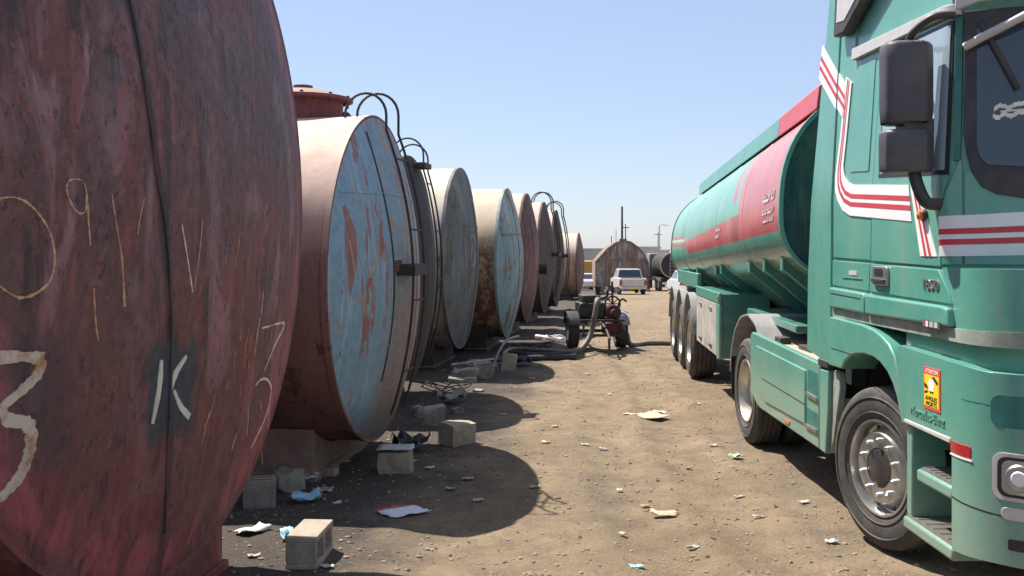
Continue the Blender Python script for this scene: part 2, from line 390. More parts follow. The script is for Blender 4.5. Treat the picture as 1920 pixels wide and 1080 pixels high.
def make_tank(label, loc, R, cz, L, dep, shell_m, end_m, rim_m='iron', lip=.02, saddles=((-.55, .35), (-4.5, .35)), hw_=.55, saddle_m=None, seed=1, group='storage tanks along the yard'):
    root = thing('storage_tank', label, 'tank', (loc[0], loc[1], 0), -ROWA, group)
    up = Matrix.Translation((0, 0, cz))
    # shell: slightly dented rolled plate
    rs = np.random.default_rng(seed)
    n = 96; xs = list(np.linspace(-.012, -L, 26)); ph = rs.random(6) * 6.28
    prof = [(x, R) for x in xs]
    def rf(i, j, r): return r * (1 + .003 * math.sin(3 * i * 6.28 / n + ph[0] + xs[j] * .9) + .002 * math.sin(7 * i * 6.28 / n + ph[1] - xs[j] * 2.1))
    MB().lathe(prof, n, 'X', rfun=rf).move(up).build('shell', shell_m, root)
    # domed end plate, lightly dented
    prof = [(0, 0.0)] + [(0, R * k / 22) for k in range(1, 23)]
    mb = MB(); vs = [(dep, 0, cz)]; fs = []
    for k in range(1, 23):
        r = (R - .012) * k / 22
        for i in range(n):
            a = 2 * math.pi * i / n; tt = r * math.cos(a); zz = r * math.sin(a)
            vs.append((dome_x(tt, zz + cz, cz, R, dep, seed, lip), tt, zz + cz))
    fs += [(0, 1 + i, 1 + (i + 1) % n) for i in range(n)]
    for k in range(21):
        for i in range(n):
            a = 1 + k * n + i; b = 1 + k * n + (i + 1) % n; fs.append((a, b, b + n, a + n))
    mb.add(vs, fs).build('end_plate', end_m, root)
    # far end
    MB().lathe([(-L, R - .002), (-L - dep * .7, R * .6), (-L - dep, .001)], 48, 'X').move(up).build('far_end_plate', shell_m, root)
    # rim and weld bands
    MB().lathe([(-.045, R + .004), (-.045, R + .014), (0.004, R + .014), (0.004, R - .014), (-.03, R - .014)], n, 'X').move(up).build('rim', rim_m, root)
    for k, x in enumerate(np.arange(-1.5, -L + .5, -1.5)):
        MB().lathe([(x - .012, R - .004), (x - .006, R + .005), (x + .006, R + .005), (x + .012, R - .004)], n, 'X').move(up).build('weld_band', shell_m, root)
    for (x, w) in saddles:
        # cradle: plate hollowed to the tank's curve, standing on a foot
        hw = R * hw_; pts = [(-hw, -.08), (hw, -.08)]
        for i in range(17):
            t_ = hw - 2 * hw * i / 16; zz = cz - math.sqrt(max(0, (R + .012) ** 2 - t_ * t_)); pts.append((t_, max(zz, .05)))
        sd = MB().prism(pts, lambda a, b, tt: (tt, a, b), x - w / 2, x + w / 2).build('saddle', saddle_m or shell_m, root, 30, .006)
        MB().bx(x - w / 2 - .03, x + w / 2 + .03, -hw - .03, hw + .03, -.1, .05).build('foot_plate', saddle_m or shell_m, sd, 30, .006)
    return root
def ladder(root, T, tA, tB, z0, z1, off, rung, r=.016, arch=True, mat='iron', top_back=-.32, bracket=True):
    """ladder hugging the domed end, with arched grab rails over the roof"""
    cz, R, dep = T[:3]
    paths = []
    for tt in (tA, tB):
        P = []
        for i in range(25):
            z = z0 + (z1 - z0) * i / 24
            P.append((dome_x(tt, z, cz, R, dep) + off, tt, z))
        if arch:
            zr = cz + math.sqrt(R * R - tt * tt); x1 = P[-1][0]; xm = (x1 + top_back) / 2; rr = (x1 - top_back) / 2; zt = max(z1, zr + .02)
            P.append((x1, tt, zt)) if zt > z1 + .02 else None
            for k in range(1, 12):
                a = math.pi * k / 12; P.append((xm + rr * math.cos(a), tt, zt + rr * 1.05 * math.sin(a)))
            P.append((top_back, tt, zr - .02))
        paths.append(P)
    lad = MB().tube(paths[0], r, 8).build('ladder', mat, root, 60)
    MB().tube(paths[1], r, 8).build('rail', mat, lad, 60)
    z = z0 + rung * .6
    while z < z1:
        a = (dome_x(tA, z, cz, R, dep) + off, tA, z); b = (dome_x(tB, z, cz, R, dep) + off, tB, z)
        MB().cyl(a, b, r * .8, n=8).build('rung', mat, lad, 60); z += rung
    if bracket:
        for zb in (cz + .08,):
            x = dome_x((tA + tB) / 2, zb, cz, R, dep)
            MB().bx(x - .05, x + off + .02, tA - .06, tB + .06, zb - .05, zb + .05).build('bracket', mat, lad, 30, .005)
    return lad

# --- materials of the tanks
t = NT('foreground tank red')
s1 = t.noise(3.2, 9, .68, (1, 1, .22), (1, 3, 2), .5); s2 = t.noise(.95, 7, .6, (1, 1.2, .6), (6.1, 2.3, 4), .3); s3 = t.noise(16, 7, .7); s4 = t.noise(2.4, 8, .6, (1, 1.2, .6), (11, 5, 2), 1.2)
z = t.xyz()[2]; y = t.xyz()[1]
c = t.mix(t.ramp(s3, .3, .7), (.155, .05, .045), (.235, .078, .068))
c = t.mix(t.math('MULTIPLY', t.ramp(z, .5, 1.9, .7, 0.), t.ramp(s1, .35, .6)), c, (.27, .052, .045))
c = t.mix(t.math('MULTIPLY', t.ramp(s1, .53, .64), .8), c, (.36, .125, .12))
c = t.mix(t.math('MULTIPLY', t.ramp(s4, .52, .62), t.ramp(z, 1.0, 2.2, .2, .85)), c, (.45, .23, .25))
c = t.mix(t.math('MULTIPLY', t.ramp(s2, .40, .58), t.ramp(z, .9, 2.6, .3, .85)), c, t.mix(t.ramp(s3, .35, .65), (.062, .05, .052), (.125, .09, .09)))
c = t.mix(t.math('MULTIPLY', t.ramp(t.noise(5.5, 8, .7, (1, 1, .12), (3, 8, 1)), .57, .66), .7), c, (.035, .032, .036))
c = t.mix(t.math('MULTIPLY', t.ramp(t.noise(45, 5, .7), .6, .7), .5), c, (.3, .13, .09))
fk = t.noise(19, 5, .78, (1, 1, .7), (3, 2, 6)); fk2 = t.noise(7.5, 5, .75, (1, 1, .45), (8, 1, 3), .4)
c = t.mix(t.math('MULTIPLY', t.ramp(fk2, .585, .605), .6), c, (.3, .095, .085))
c = t.mix(t.math('MULTIPLY', t.ramp(fk, .60, .62), .75), c, (.05, .036, .034))
c = t.mix(t.math('MULTIPLY', t.ramp(fk2, .345, .33), .7), c, (.045, .036, .036))
# worn red along the far rim
zc_ = t.math('SUBTRACT', z, 2.2); rad = t.math('SQRT', t.math('ADD', t.math('MULTIPLY', y, y), t.math('MULTIPLY', zc_, zc_)))
rim_ = t.math('MULTIPLY', t.math('MULTIPLY', t.ramp(rad, 1.5, 1.68), t.ramp(rad, 1.76, 1.82, 1., 0.)), t.ramp(t.noise(4, 7, .7, (1, 1, .5), (2, 6, 9), .5), .44, .56))
c = t.mix(t.math('MULTIPLY', rim_, .8), c, (.46, .11, .12))
# dark run along the vertical plate joint
jn = t.math('ABSOLUTE', t.math('ADD', t.math('ADD', y, 0.394), t.math('ADD', t.math('MULTIPLY', t.math('SUBTRACT', z, 1.5), 0.211), t.math('MULTIPLY', t.math('SUBTRACT', t.noise(2.6, 5, .6, (1, 1, .6), (1, 1, 8)), .5), .09))))
c = t.mix(t.math('MULTIPLY', t.ramp(jn, .012, .045, .85, 0.), t.ramp(t.noise(3, 5, .6, (1, 1, .5), (5, 5, 1)), .35, .55, .45, 1.)), c, (.035, .03, .032))
# dark blue grey paint patch behind the letter
def boxm(y0, y1, z0, z1, w):
    q = t.noise(5.5, 5, .7, (1, 1, 1), (4, 4, 4)); q = t.math('MULTIPLY', t.math('SUBTRACT', q, .5), .34)
    yy_ = t.math('ADD', t.math('ADD', y, q), t.math('MULTIPLY', t.math('SUBTRACT', z, 1.3), .14)); zz_ = t.math('ADD', z, q)
    return t.math('MULTIPLY', t.math('MULTIPLY', t.ramp(yy_, y0 - w, y0 + w), t.ramp(yy_, y1 - w, y1 + w, 1., 0.)), t.math('MULTIPLY', t.ramp(zz_, z0 - w, z0 + w), t.ramp(zz_, z1 - w, z1 + w, 1., 0.)))
c = t.mix(t.math('MULTIPLY', boxm(-0.555, -0.128, 1.075, 1.529, .035), .9), c, t.mix(t.ramp(s3, .35, .65), (.028, .04, .052), (.06, .078, .095)))
c = t.mix(t.math('MULTIPLY', boxm(-1.36, -1.05, 1.1, 1.6, .06), .55), c, (.04, .045, .055))
t.bump(t.math('ADD', t.math('ADD', s1, t.math('MULTIPLY', s3, .6)), t.math('MULTIPLY', t.ramp(fk, .58, .62), -.25)), .7, .014)
M['t1'] = t.fin(c, t.ramp(s1, .3, .7, .5, .75), 0, 0, .4)
t = NT('blue flaking end plate')
b1 = t.noise(4.2, 8, .72, (1, 1.5, .3), (2.3, 3.1, 7), .5); b2 = t.noise(13, 7, .72); b3 = t.noise(6, 8, .7, (1, 2.4, .2), (1, 9, 4), .3); b4 = t.noise(4.2, 7, .66, (1, 1, .8), (8, 1, 2), .6)
yy = t.xyz()[1]; zz = t.xyz()[2]
c = t.mix(t.ramp(b2, .3, .7), (.17, .29, .38), (.27, .41, .50))
c = t.mix(t.math('MULTIPLY', t.ramp(b3, .52, .66), .55), c, (.5, .55, .56))
mk = t.math('ADD', b1, t.math('MULTIPLY', t.ramp(t.math('ABSOLUTE', t.math('ADD', yy, .95)), 0., .4, .07, 0.), 1.))
mk = t.math('ADD', mk, t.ramp(yy, -.35, .2, 0., .09))
mk = t.math('ADD', mk, t.ramp(zz, .4, 1.1, -.12, 0.))
brn = t.math('MULTIPLY', t.math('MULTIPLY', t.ramp(yy, -.62, -.38), t.ramp(zz, 1.4, 2.0, 1., .12)), t.ramp(b3, .34, .52))
c = t.mix(t.math('MULTIPLY', t.ramp(mk, .585, .625), t.ramp(b4, .3, .5, .6, 1.)), c, t.mix(t.ramp(b2, .35, .65), (.36, .14, .115), (.26, .12, .1)))
c = t.mix(t.math('MULTIPLY', t.ramp(t.math('ADD', b4, t.ramp(yy, -.5, .1, -.03, .08)), .57, .64), .75), c, (.38, .27, .17))
c = t.mix(t.math('MULTIPLY', brn, .85), c, t.mix(t.ramp(b2, .35, .65), (.25, .15, .12), (.36, .25, .21)))
c = t.mix(t.math('MULTIPLY', t.ramp(b3, .66, .74), .7), c, (.13, .09, .07))
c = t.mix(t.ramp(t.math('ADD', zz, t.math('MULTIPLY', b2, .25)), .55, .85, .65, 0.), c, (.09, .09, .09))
t.bump(t.math('ADD', b1, t.math('MULTIPLY', b2, .5)), .35, .01)
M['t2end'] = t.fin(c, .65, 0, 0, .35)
M['t2'] = rust_paint('maroon shell', (.24, .12, .105), (.16, .07, .05), (.06, .045, .045), .45, .5, None, (.66, .48, .38), 1.)
M['t3'] = rust_paint('black brown shell', (.06, .046, .044), (.14, .075, .055), (.035, .03, .03), .5, .6, None, (.34, .27, .22), 2.)
M['t3end'] = rust_paint('black brown end', (.055, .045, .045), (.1, .062, .05), (.028, .025, .025), .5, .5, None, None, 2.5)
M['t4'] = rust_paint('grey white shell', (.4, .37, .32), (.24, .17, .12), (.1, .09, .08), .35, .5, None, (.66, .58, .46), 3.)
M['t4end'] = rust_paint('grey blue end', (.14, .15, .155), (.16, .13, .105), (.08, .078, .078), .4, .5, (.22, .21, .19), None, 3.7)
M['t5'] = rust_paint('ochre rust shell', (.4, .27, .17), (.28, .14, .075), (.08, .055, .045), .7, .4, (.5, .38, .25), (.58, .46, .34), 4.2)
M['t5end'] = rust_paint('pale teal end', (.24, .37, .40), (.34, .2, .09), (.15, .15, .135), .42, .3, (.4, .41, .35), None, 4.9)
M['t6'] = rust_paint('faded red shell', (.3, .16, .13), (.2, .1, .07), (.06, .05, .05), .5, .4, None, (.62, .46, .36), 5.)
M['t6end'] = rust_paint('dark red end', (.12, .056, .055), (.11, .065, .055), (.05, .04, .04), .45, .6, (.27, .12, .11), None, 5.5)
M['t7end'] = rust_paint('brown black end', (.085, .06, .057), (.14, .085, .065), (.045, .04, .04), .5, .55, None, None, 6.5)
M['t9'] = rust_paint('tan shell', (.38, .25, .18), (.26, .14, .09), (.09, .07, .06), .4, .35, None, (.62, .48, .37), 7.)
M['t9end'] = rust_paint('brown end', (.16, .1, .085), (.2, .11, .08), (.05, .04, .04), .5, .5, None, None, 7.5)

# foreground red tank with marks
T1 = (2.2, 1.85, .24, 1, .0)
tank1 = make_tank('huge dark red rusty tank filling the left foreground with painted 3 and K', (-1.68, 5.0), 1.85, 2.2, 8.5, .24, 't1', 't1', 't1', .0, ((-.42, .35), (-4.5, .35)), .62, 't1', 1)
MARK = {
'zero': [(-1.454, 2.124), (-1.396, 2.13), (-1.336, 2.114), (-1.273, 2.068), (-1.219, 2.0), (-1.194, 1.91), (-1.211, 1.831), (-1.273, 1.787), (-1.346, 1.771), (-1.407, 1.793), (-1.484, 1.853), (-1.504, 1.95), (-1.494, 2.06), (-1.454, 2.124)],
'nine': [(-1.03, 2.148), (-1.045, 2.199), (-1.084, 2.215), (-1.132, 2.204), (-1.141, 2.163), (-1.103, 2.103), (-1.068, 2.084), (-1.038, 2.095), (-1.03, 2.148), (-1.018, 2.044), (-1.004, 1.96)],
'tail': [(-0.977, 1.792), (-0.956, 1.664), (-0.93, 1.576)],
'bar': [(-0.881, 2.166), (-0.852, 2.048), (-0.814, 1.917), (-0.798, 1.829), (-0.777, 1.707)],
'bar2': [(-0.661, 2.161), (-0.694, 2.074), (-0.707, 2.006)],
'v1': [(-0.359, 2.059), (-0.295, 1.888), (-0.235, 1.743)],
'v2': [(-0.161, 2.084), (-0.186, 1.937), (-0.221, 1.763)],
'v3': [(0.288, 2.033), (0.259, 1.936), (0.231, 1.854)],
's1': [(0.738, 1.499), (1.306, 1.481), (1.069, 1.362), (0.899, 1.239)],
's2': [(0.741, 1.177), (0.841, 1.194), (0.995, 1.174), (1.153, 1.095), (1.161, 0.98), (1.05, 0.886), (0.875, 0.793)],
's3': [(0.493, 1.375), (0.474, 1.305)],
's4': [(0.116, 1.213), (0.103, 1.135), (0.039, 1.065)],
's5': [(0.639, 1.492), (0.64, 1.374)],
's6': [(0.322, 1.407), (0.327, 1.295)]}
for k, P in MARK.items():
    wd_ = {'zero': .008, 'nine': .006, 'tail': [.004, .006, .003], 'bar': [.003, .004, .006, .008, .014], 'v1': [.003, .007, .004], 's1': [.006, .014, .013, .006], 's2': [.01, .013, .012, .014, .012, .01]}.get(k, .0035)
    ribbon(MB(), P, wd_, T1, .003 + (.0 if k in ('zero', 'nine') else .001), .006, 9, .75).build('scratch_mark', 'scratch_white' if k in ('s1', 's2', 'v1') else 'scratch', tank1)
for P, w in (([(-1.494, 1.563), (-1.434, 1.563), (-1.327, 1.556), (-1.229, 1.537)], [.05, .045, .04, .05]), ([(-1.229, 1.537), (-1.251, 1.482), (-1.325, 1.427), (-1.402, 1.383)], [.04, .05, .035, .03]), ([(-1.402, 1.383), (-1.365, 1.333), (-1.273, 1.302), (-1.245, 1.226), (-1.267, 1.125), (-1.323, 1.067), (-1.371, 1.036)], [.03, .05, .05, .055, .05, .045, .03])):
    ribbon(MB(), P, w, T1, .0045, .006, 8, .22).build('painted_digit', 'oldwhite', tank1)
# the K on its dark patch
for P, w in (([(-0.464, 1.451), (-0.459, 1.319), (-0.481, 1.168)], [.02, .034, .034, .02]), ([(-0.241, 1.444), (-0.326, 1.375), (-0.356, 1.3)], [.02, .04, .02]), ([(-0.327, 1.296), (-0.247, 1.21), (-0.145, 1.144)], [.015, .03, .034])):
    ribbon(MB(), P, w, T1, .0045, .006, 8, .12).build('painted_letter', 'kwhite', tank1)
ribbon(MB(), [(-0.716, 3.04), (-0.668, 2.824), (-0.648, 2.668), (-0.599, 2.445), (-0.565, 2.263), (-0.499, 2.056), (-0.449, 1.819), (-0.392, 1.528), (-0.349, 1.231), (-0.307, 0.977), (-0.186, 0.596)], [.014, .012, .014, .012], T1, .007, .01).build('weld_seam', 't1', tank1)

q = random.Random(17)
for k in range(22):
    a = (q.uniform(.05, 1.25), q.uniform(.75, 1.75)); L = q.uniform(.05, .2); d = q.uniform(-.5, .5)
    ribbon(MB(), [a, (a[0] + d * L * .6, a[1] - L * .5), (a[0] + d * L, a[1] - L)], .0035, T1, .003, .005, 6, .8).build('scratch_mark', 'scratch' if k % 3 else 'scratch_white', tank1)
M['saddle'] = simple('brown cradle', (.25, .17, .14), .85, 0, .3, 6, .2, dust=.25)
# blue-ended tank
T2 = (1.68, 1.45, .3, 2, 0.)
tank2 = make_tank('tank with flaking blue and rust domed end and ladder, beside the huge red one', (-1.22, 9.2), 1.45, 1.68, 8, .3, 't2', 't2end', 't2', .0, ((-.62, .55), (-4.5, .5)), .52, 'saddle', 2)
ladder(tank2, T2, -.34, .02, .5, 2.98, .13, .62, .012, top_back=-.2)
ribbon(MB(), [(-.5, 2.95), (-.5, 2.5), (-.47, 1.9), (-.46, 1.4), (-.47, .8)], .02, T2, .008, .012).build('weld_seam', 'iron', tank2)
ribbon(MB(), [(-.47, 1.8), (-.4, 1.8), (-.33, 1.8)], .1, T2, .03, .04).build('strap_plate', 't2', tank2)
ribbon(MB(), [(-1.16, 2.013), (-1.13, 1.844), (-1.094, 1.673)], .007, T2, rag=.6).build('scratch_mark', 'trim', tank2)
ribbon(MB(), [(-1.05, 1.929), (-0.91, 1.71), (-0.779, 1.884)], .007, T2, rag=.6).build('scratch_mark', 'trim', tank2)
def manhole(root, x, t, T, r, h, mat, lidm):
    cz, R, dep = T[:3]; z0 = cz + math.sqrt(R * R - t * t) - .06
    m = Matrix.Translation((x, t, z0))
    mh = MB().lathe([(0, r * .8), (h * .75, r * .8), (h * .75, 0)], 40, 'Z').move(m).build('manhole', mat, root)
    MB().lathe([(h * .66, r * .85), (h * .7, r), (h * .78, r), (h * 1.0, r * .45), (h * 1.04, .0)], 40, 'Z').move(m).build('lid', lidm, mh)
    MB().lathe([(h * .98, .09), (h * 1.14, .09), (h * 1.14, 0)], 16, 'Z').move(m).build('cap', lidm, mh)
    for k in range(10):
        a = k * .628; MB().cyl((x + r * .93 * math.cos(a), t + r * .93 * math.sin(a), z0 + h * .6), (x + r * .93 * math.cos(a), t + r * .93 * math.sin(a), z0 + h * .84), .016, n=6).build('bolt', 'iron', mh)
    return mh
M['lidred'] = rust_paint('lid red', (.2, .07, .07), (.13, .06, .05), (.05, .04, .04), .4, .5, None, (.3, .2, .15), 8.)
manhole(tank2, -.74, .1, T2, .46, .34, 'lidred', 'lidred')
mb = MB(); mb.lathe([(-.12, .1), (.1, .1), (.16, .05), (.16, 0)], 20, 'Z').move(Matrix.Translation((-.40, .25, 3.06))); mb.build('vent_pipe', 'iron', tank2)

for P in ([(-1.2, 2.4), (-.3, 2.42), (.6, 2.4), (1.2, 2.4)], [(-1.3, 1.1), (-.4, 1.12), (.5, 1.1), (1.25, 1.1)], [(.35, 2.95), (.36, 2.0), (.35, 1.0), (.33, .45)]):
    ribbon(MB(), P, .018, T2, .006, .01, 10).build('weld_seam', 't2end', tank2)
# dark tank
T3 = (1.70, 1.42, .24)
tank3 = make_tank('narrow dark brown tank with ladder behind the blue ended tank', (-1.31, 13.0), 1.42, 1.70, 8, .24, 't3', 't3end', 'iron', 0., ((-.5, .4), (-4.5, .4)), .55, 't3', 3)
ladder(tank3, T3, .02, .34, .55, 2.95, .12, .62, .012, bracket=False, top_back=-.25)
MB().bx(.06, .2, -.02, .38, 2.98, 3.05).build('ladder_step', 'iron', tank3, 30, .006)
# grey tank
T4 = (1.78, 1.5, .22, 4, 0.)
tank4 = make_tank('pale grey tank with plain slate grey domed end and chalk scrawl', (-.85, 17.0), 1.5, 1.78, 8, .22, 't4', 't4end', 't4end', 0., ((-.5, .4), (-4.5, .4)), .55, 't3', 4)
for P in ([(-.64, 2.04), (-.6, 1.85), (-.57, 1.65)], [(-.28, 2.08), (-.1, 2.16), (.2, 2.05), (.3, 1.9), (.1, 1.7), (-.15, 1.66), (-.25, 1.85), (-.1, 2.0)]):
    ribbon(MB(), P, .01, T4, rag=.6).build('chalk_mark', 'trim', tank4)
for P in ([(-1.2, 2.3), (0, 2.32), (1.2, 2.3)], [(0.3, 3.2), (.3, 1.8), (.3, .4)]): ribbon(MB(), P, .025, T4, .008, .012, 8).build('weld_seam', 't4end', tank4)
# teal tank
T5 = (1.66, 1.45, .28)
tank5 = make_tank('ochre rusted tank with pale teal blue domed end', (-.08, 19.9), 1.45, 1.66, 8, .28, 't5', 't5end', 't5end', 0., ((-.5, .4), (-4.5, .4)), .55, 't3', 5)
mb = MB(); mb.lathe([(0, .07), (.12, .07), (.12, .11), (.2, .11), (.2, 0)], 16, 'Z').move(Matrix.Translation((-1.0, 0, 3.09))); mb.build('vent_pipe', 'iron', tank5)
for P in ([(-1.2, 2.2), (0, 2.22), (1.2, 2.2)], [(-.3, 3.0), (-.3, 1.7), (-.3, .4)]): ribbon(MB(), P, .03, (*T5, 5, 0.), .01, .014, 8).build('weld_seam', 't5', tank5)
# dark red tank
T6 = (1.72, 1.48, .25)
tank6 = make_tank('tank with dull dark red domed end, right behind the teal ended one', (.36, 23.5), 1.48, 1.72, 8, .25, 't6', 't6end', 't6end', 0., ((-.5, .4), (-4.5, .4)), .55, 't3', 6)
mb = MB(); mb.cyl((.2, .5, 1.45), (.42, .5, 1.45), .12, n=16); mb.build('outlet_flange', 'iron', tank6)
T7 = (1.70, 1.48, .25)
tank7 = make_tank('brown black tank with arched ladder rails behind the dark red one', (.88, 27.4), 1.48, 1.70, 8, .25, 't6', 't7end', 't7end', 0., ((-.5, .4), (-4.5, .4)), .55, 't3', 7)
ladder(tank7, T7, -.3, .2, .6, 3.0, .16, .5, .017, mat='iron')
tank8 = make_tank('second brown tank with arched ladder, before the small tan tank', (1.38, 31.3), 1.48, 1.63, 8, .22, 't6', 't7end', 't7end', 0., ((-.5, .4), (-4.5, .4)), .55, 't3', 8)
ladder(tank8, (1.63, 1.48, .22), -.4, .1, .6, 2.95, .16, .5, .017, mat='iron')
tank9 = make_tank('smaller tan and brown tank at the far end of the tank row', (2.62, 39.5), 1.25, 1.28, 8, .2, 't9', 't9end', 't9end', 0., ((-.5, .4), (-4.5, .4)), .55, 't3', 9)
# ------------------------------------------------------------------ wheels
def wheel(parent, mat4, kind='steer', R=.525, w=.3, name='wheel', nuts=True, detail=True):
    """road wheel: axle along X, outer face towards -X"""
    k = R / .525; h = w / 2
    tp = [(-h * .82, .30 * k), (-h * .98, .345 * k), (-h * 1.05, .41 * k), (-h * 1.0, .468 * k), (-h * .93, .497 * k), (-h * .86, .513 * k), (-h * .8, .521 * k)]
    if detail:
        for gx_ in (-.55, -.18, .18, .55):
            tp += [(h * (gx_ - .075), .525 * k), (h * (gx_ - .055), .511 * k), (h * (gx_ + .055), .511 * k), (h * (gx_ + .075), .525 * k)]
    tp += [(-a, r) for a, r in tp[6::-1]]
    n = 72 if detail else 40
    wh = MB().lathe(tp, n, 'X').move(mat4).build(name, 'tyre', parent, 40)
    if detail:  # moulded rings on the sidewall
        for rr in (.36, .455):
            xx = -h * (1.02 if rr < .4 else 1.045)
            MB().lathe([(xx + .006, rr * k - .006), (xx - .003, rr * k - .003), (xx - .003, rr * k + .003), (xx + .006, rr * k + .006)], n, 'X').move(mat4).build('sidewall_ring', 'tyre', wh)
    if kind == 'steer':
        rp = [(-h * .84, .318), (-h * .96, .314), (-h * .97, .3), (-h * .8, .292), (-h * .45, .284), (-h * .4, .272), (-h * .62, .245), (-h * .82, .232), (-h * .9, .226), (-h * .9, .13), (-h * .6, .128), (-h * .5, .0)]
    else:
        rp = [(-h * .84, .318), (-h * .96, .314), (-h * .97, .3), (-h * .85, .292), (-h * .2, .282), (h * .25, .27), (h * .35, .245), (h * .35, .15), (-h * .35, .135), (-h * .45, .12), (-h * .45, 0)]
    rim = MB().lathe([(a, b * k) for a, b in rp], 56, 'X').move(mat4).build('rim', 'chrome' if kind == 'steer' else 'rimsteel', wh)
    if nuts:
        nr = .178 * k; xf = -h * .9 if kind == 'steer' else h * .35; ln = .032
        nm = MB().cyl((0, 0, 0), (-ln * .55, 0, 0), .019, n=8).cyl((-ln * .5, 0, 0), (-ln, 0, 0), .014, .011, n=8).mesh('lug_nut')
        for i in range(10):
            a = (i + .5) * math.pi / 5
            o = link('lug_nut', nm, 'chrome', wh); o.matrix_local = mat4 @ Matrix.Translation((xf, nr * math.cos(a), nr * math.sin(a)))
        if kind == 'steer':
            MB().lathe([(-h * .88, .124 * k), (-h * .93, .1 * k), (-h * .95, .0)], 28, 'X').move(mat4).build('hub_cap', 'black', wh)
            hm = MB().cyl((0, 0, 0), (-.008, 0, 0), .017, n=12).mesh('hand_hole')
            for i in range(10):
                a = i * math.pi / 5; r_ = .262 * k
                o = link('hand_hole', hm, 'print', wh); o.matrix_local = mat4 @ Matrix.Translation((-h * .52, r_ * math.cos(a), r_ * math.sin(a))) @ Matrix.Rotation(-.0, 4, 'X')
    return wh

# ------------------------------------------------------------------ truck tractor
truck = thing('truck_tractor', 'green truck tractor with red and white stripes, hitched to the tank trailer', 'truck', (3.58, 6.65, 0))
XC = 3.58
def mkplan(P):
    P = [Vector(p) for p in P]; full = P + [Vector((2 * XC - p.x, p.y)) for p in P[-2::-1]]
    s = [P[0].y]
    for a, b in zip(full, full[1:]): s.append(s[-1] - (b - a).length)
    return full, s
pl = [(2.33, 11.), (2.33, 5.25)] + [(2.33 + .4 * (1 - math.cos(i * math.pi / 24)), 5.25 - .4 * math.sin(i * math.pi / 24)) for i in range(1, 13)] + [(3.1, 4.84), (3.58, 4.83)]
PL = mkplan(pl)
pu = smooth_path([(2.33, 5.50, 0), (2.36, 5.45, 0), (2.46, 5.385, 0), (2.60, 5.315, 0), (2.80, 5.245, 0), (3.1, 5.2, 0), (3.58, 5.18, 0)], 4)
PU = mkplan([(2.33, 11.)] + [(p.x, p.y) for p in pu])
def plan_at(plan, s):
    P, S = plan
    for i in range(len(P) - 1):
        if S[i] >= s >= S[i + 1] or i == len(P) - 2:
            u = (S[i] - s) / (S[i] - S[i + 1]); p = P[i].lerp(P[i + 1], u)
            def dr(j): j = min(max(j, 0), len(P) - 2); return (P[j + 1] - P[j]).normalized()
            d = dr(i); dn = dr(i + 1) if u > .5 else dr(i - 1)
            if (P[i + 1] - P[i]).length < .6: d = (d.lerp(dn, abs(u - .5))).normalized()
            return p, Vector((d.y, -d.x))
def surf(plan, s, z, off):
    p, n = plan_at(plan, s)
    if plan is PU and z > 2.3: off -= .05 * (z - 2.3)
    q = p + n * off; return Vector((q.x, q.y, z))
SC_U = (PU[1][0] + PU[1][-1]) / 2; SC_L = (PL[1][0] + PL[1][-1]) / 2
def panel(name, pts, plan, off, th, mat, parent, bevel=0., step=.055, zc=(), smooth=40):
    bm = bmesh.new(); bm.faces.new([bm.verts.new((a, b, 0)) for a, b in pts])
    lo = min(p[0] for p in pts); hi = max(p[0] for p in pts)
    s0 = 5.56 if plan is PU else 5.3; cuts = []
    if lo < s0:
        v = min(hi, s0)
        while v > lo:
            if lo + .004 < v < hi - .004: cuts.append(v)
            v -= step
    for s in cuts: bmesh.ops.bisect_plane(bm, geom=bm.verts[:] + bm.edges[:] + bm.faces[:], plane_co=(s, 0, 0), plane_no=(1, 0, 0), dist=1e-5)
    for z in zc: bmesh.ops.bisect_plane(bm, geom=bm.verts[:] + bm.edges[:] + bm.faces[:], plane_co=(0, z, 0), plane_no=(0, 1, 0), dist=1e-5)
    bm.verts.ensure_lookup_table(); bm.verts.index_update()
    n = len(bm.verts); mb = MB(); vs = [surf(plan, v.co.x, v.co.y, off) for v in bm.verts] + [surf(plan, v.co.x, v.co.y, off - th) for v in bm.verts]
    fs = []
    for f_ in bm.faces:
        ii = [v.index for v in f_.verts]; fs += [tuple(ii), tuple(i + n for i in ii[::-1])]
    for e in bm.edges:
        if len(e.link_faces) == 1: a, b = e.verts[0].index, e.verts[1].index; fs.append((a, b, b + n, a + n))
    bm.free(); mb.add(vs, fs)
    return mb.build(name, mat, parent, smooth, bevel, 3, world=True)
def rr_poly(s0, s1, z0, z1, r, k=4):
    pts = []
    for cx_, cz_, a0 in ((s0 - r, z1 - r, 0), (s1 + r, z1 - r, 1), (s1 + r, z0 + r, 2), (s0 - r, z0 + r, 3)):
        for i in range(k + 1):
            a = (a0 + i / k) * math.pi / 2; pts.append((cx_ + r * math.cos(a), cz_ + r * math.sin(a)))
    return pts
def shell(name, plan, s_rear, levels, off, mat, cap_top=True, cap_bot=True):
    P, S = plan; e = 2 * (SC_U if plan is PU else SC_L) - s_rear
    ss = [s_rear] + [s for s in S if e < s < s_rear] + [e]; ex = []
    for a, b in zip(ss, ss[1:]):
        k = max(1, int((a - b) / .12)); ex += [a + (b - a) * i / k for i in range(k)]
    ss = ex + [ss[-1]]
    mb = MB(); n = len(ss); vs = []
    for z in levels: vs += [surf(plan, s, z, off) for s in ss]
    fs = [(i * n + j, i * n + (j + 1) % n, (i + 1) * n + (j + 1) % n, (i + 1) * n + j) for i in range(len(levels) - 1) for j in range(n)]
    if cap_top: fs.append(tuple(range((len(levels) - 1) * n, len(levels) * n)))
    if cap_bot: fs.append(tuple(range(n))[::-1])
    return mb.add(vs, fs).build(name, mat, truck, 40, world=True)

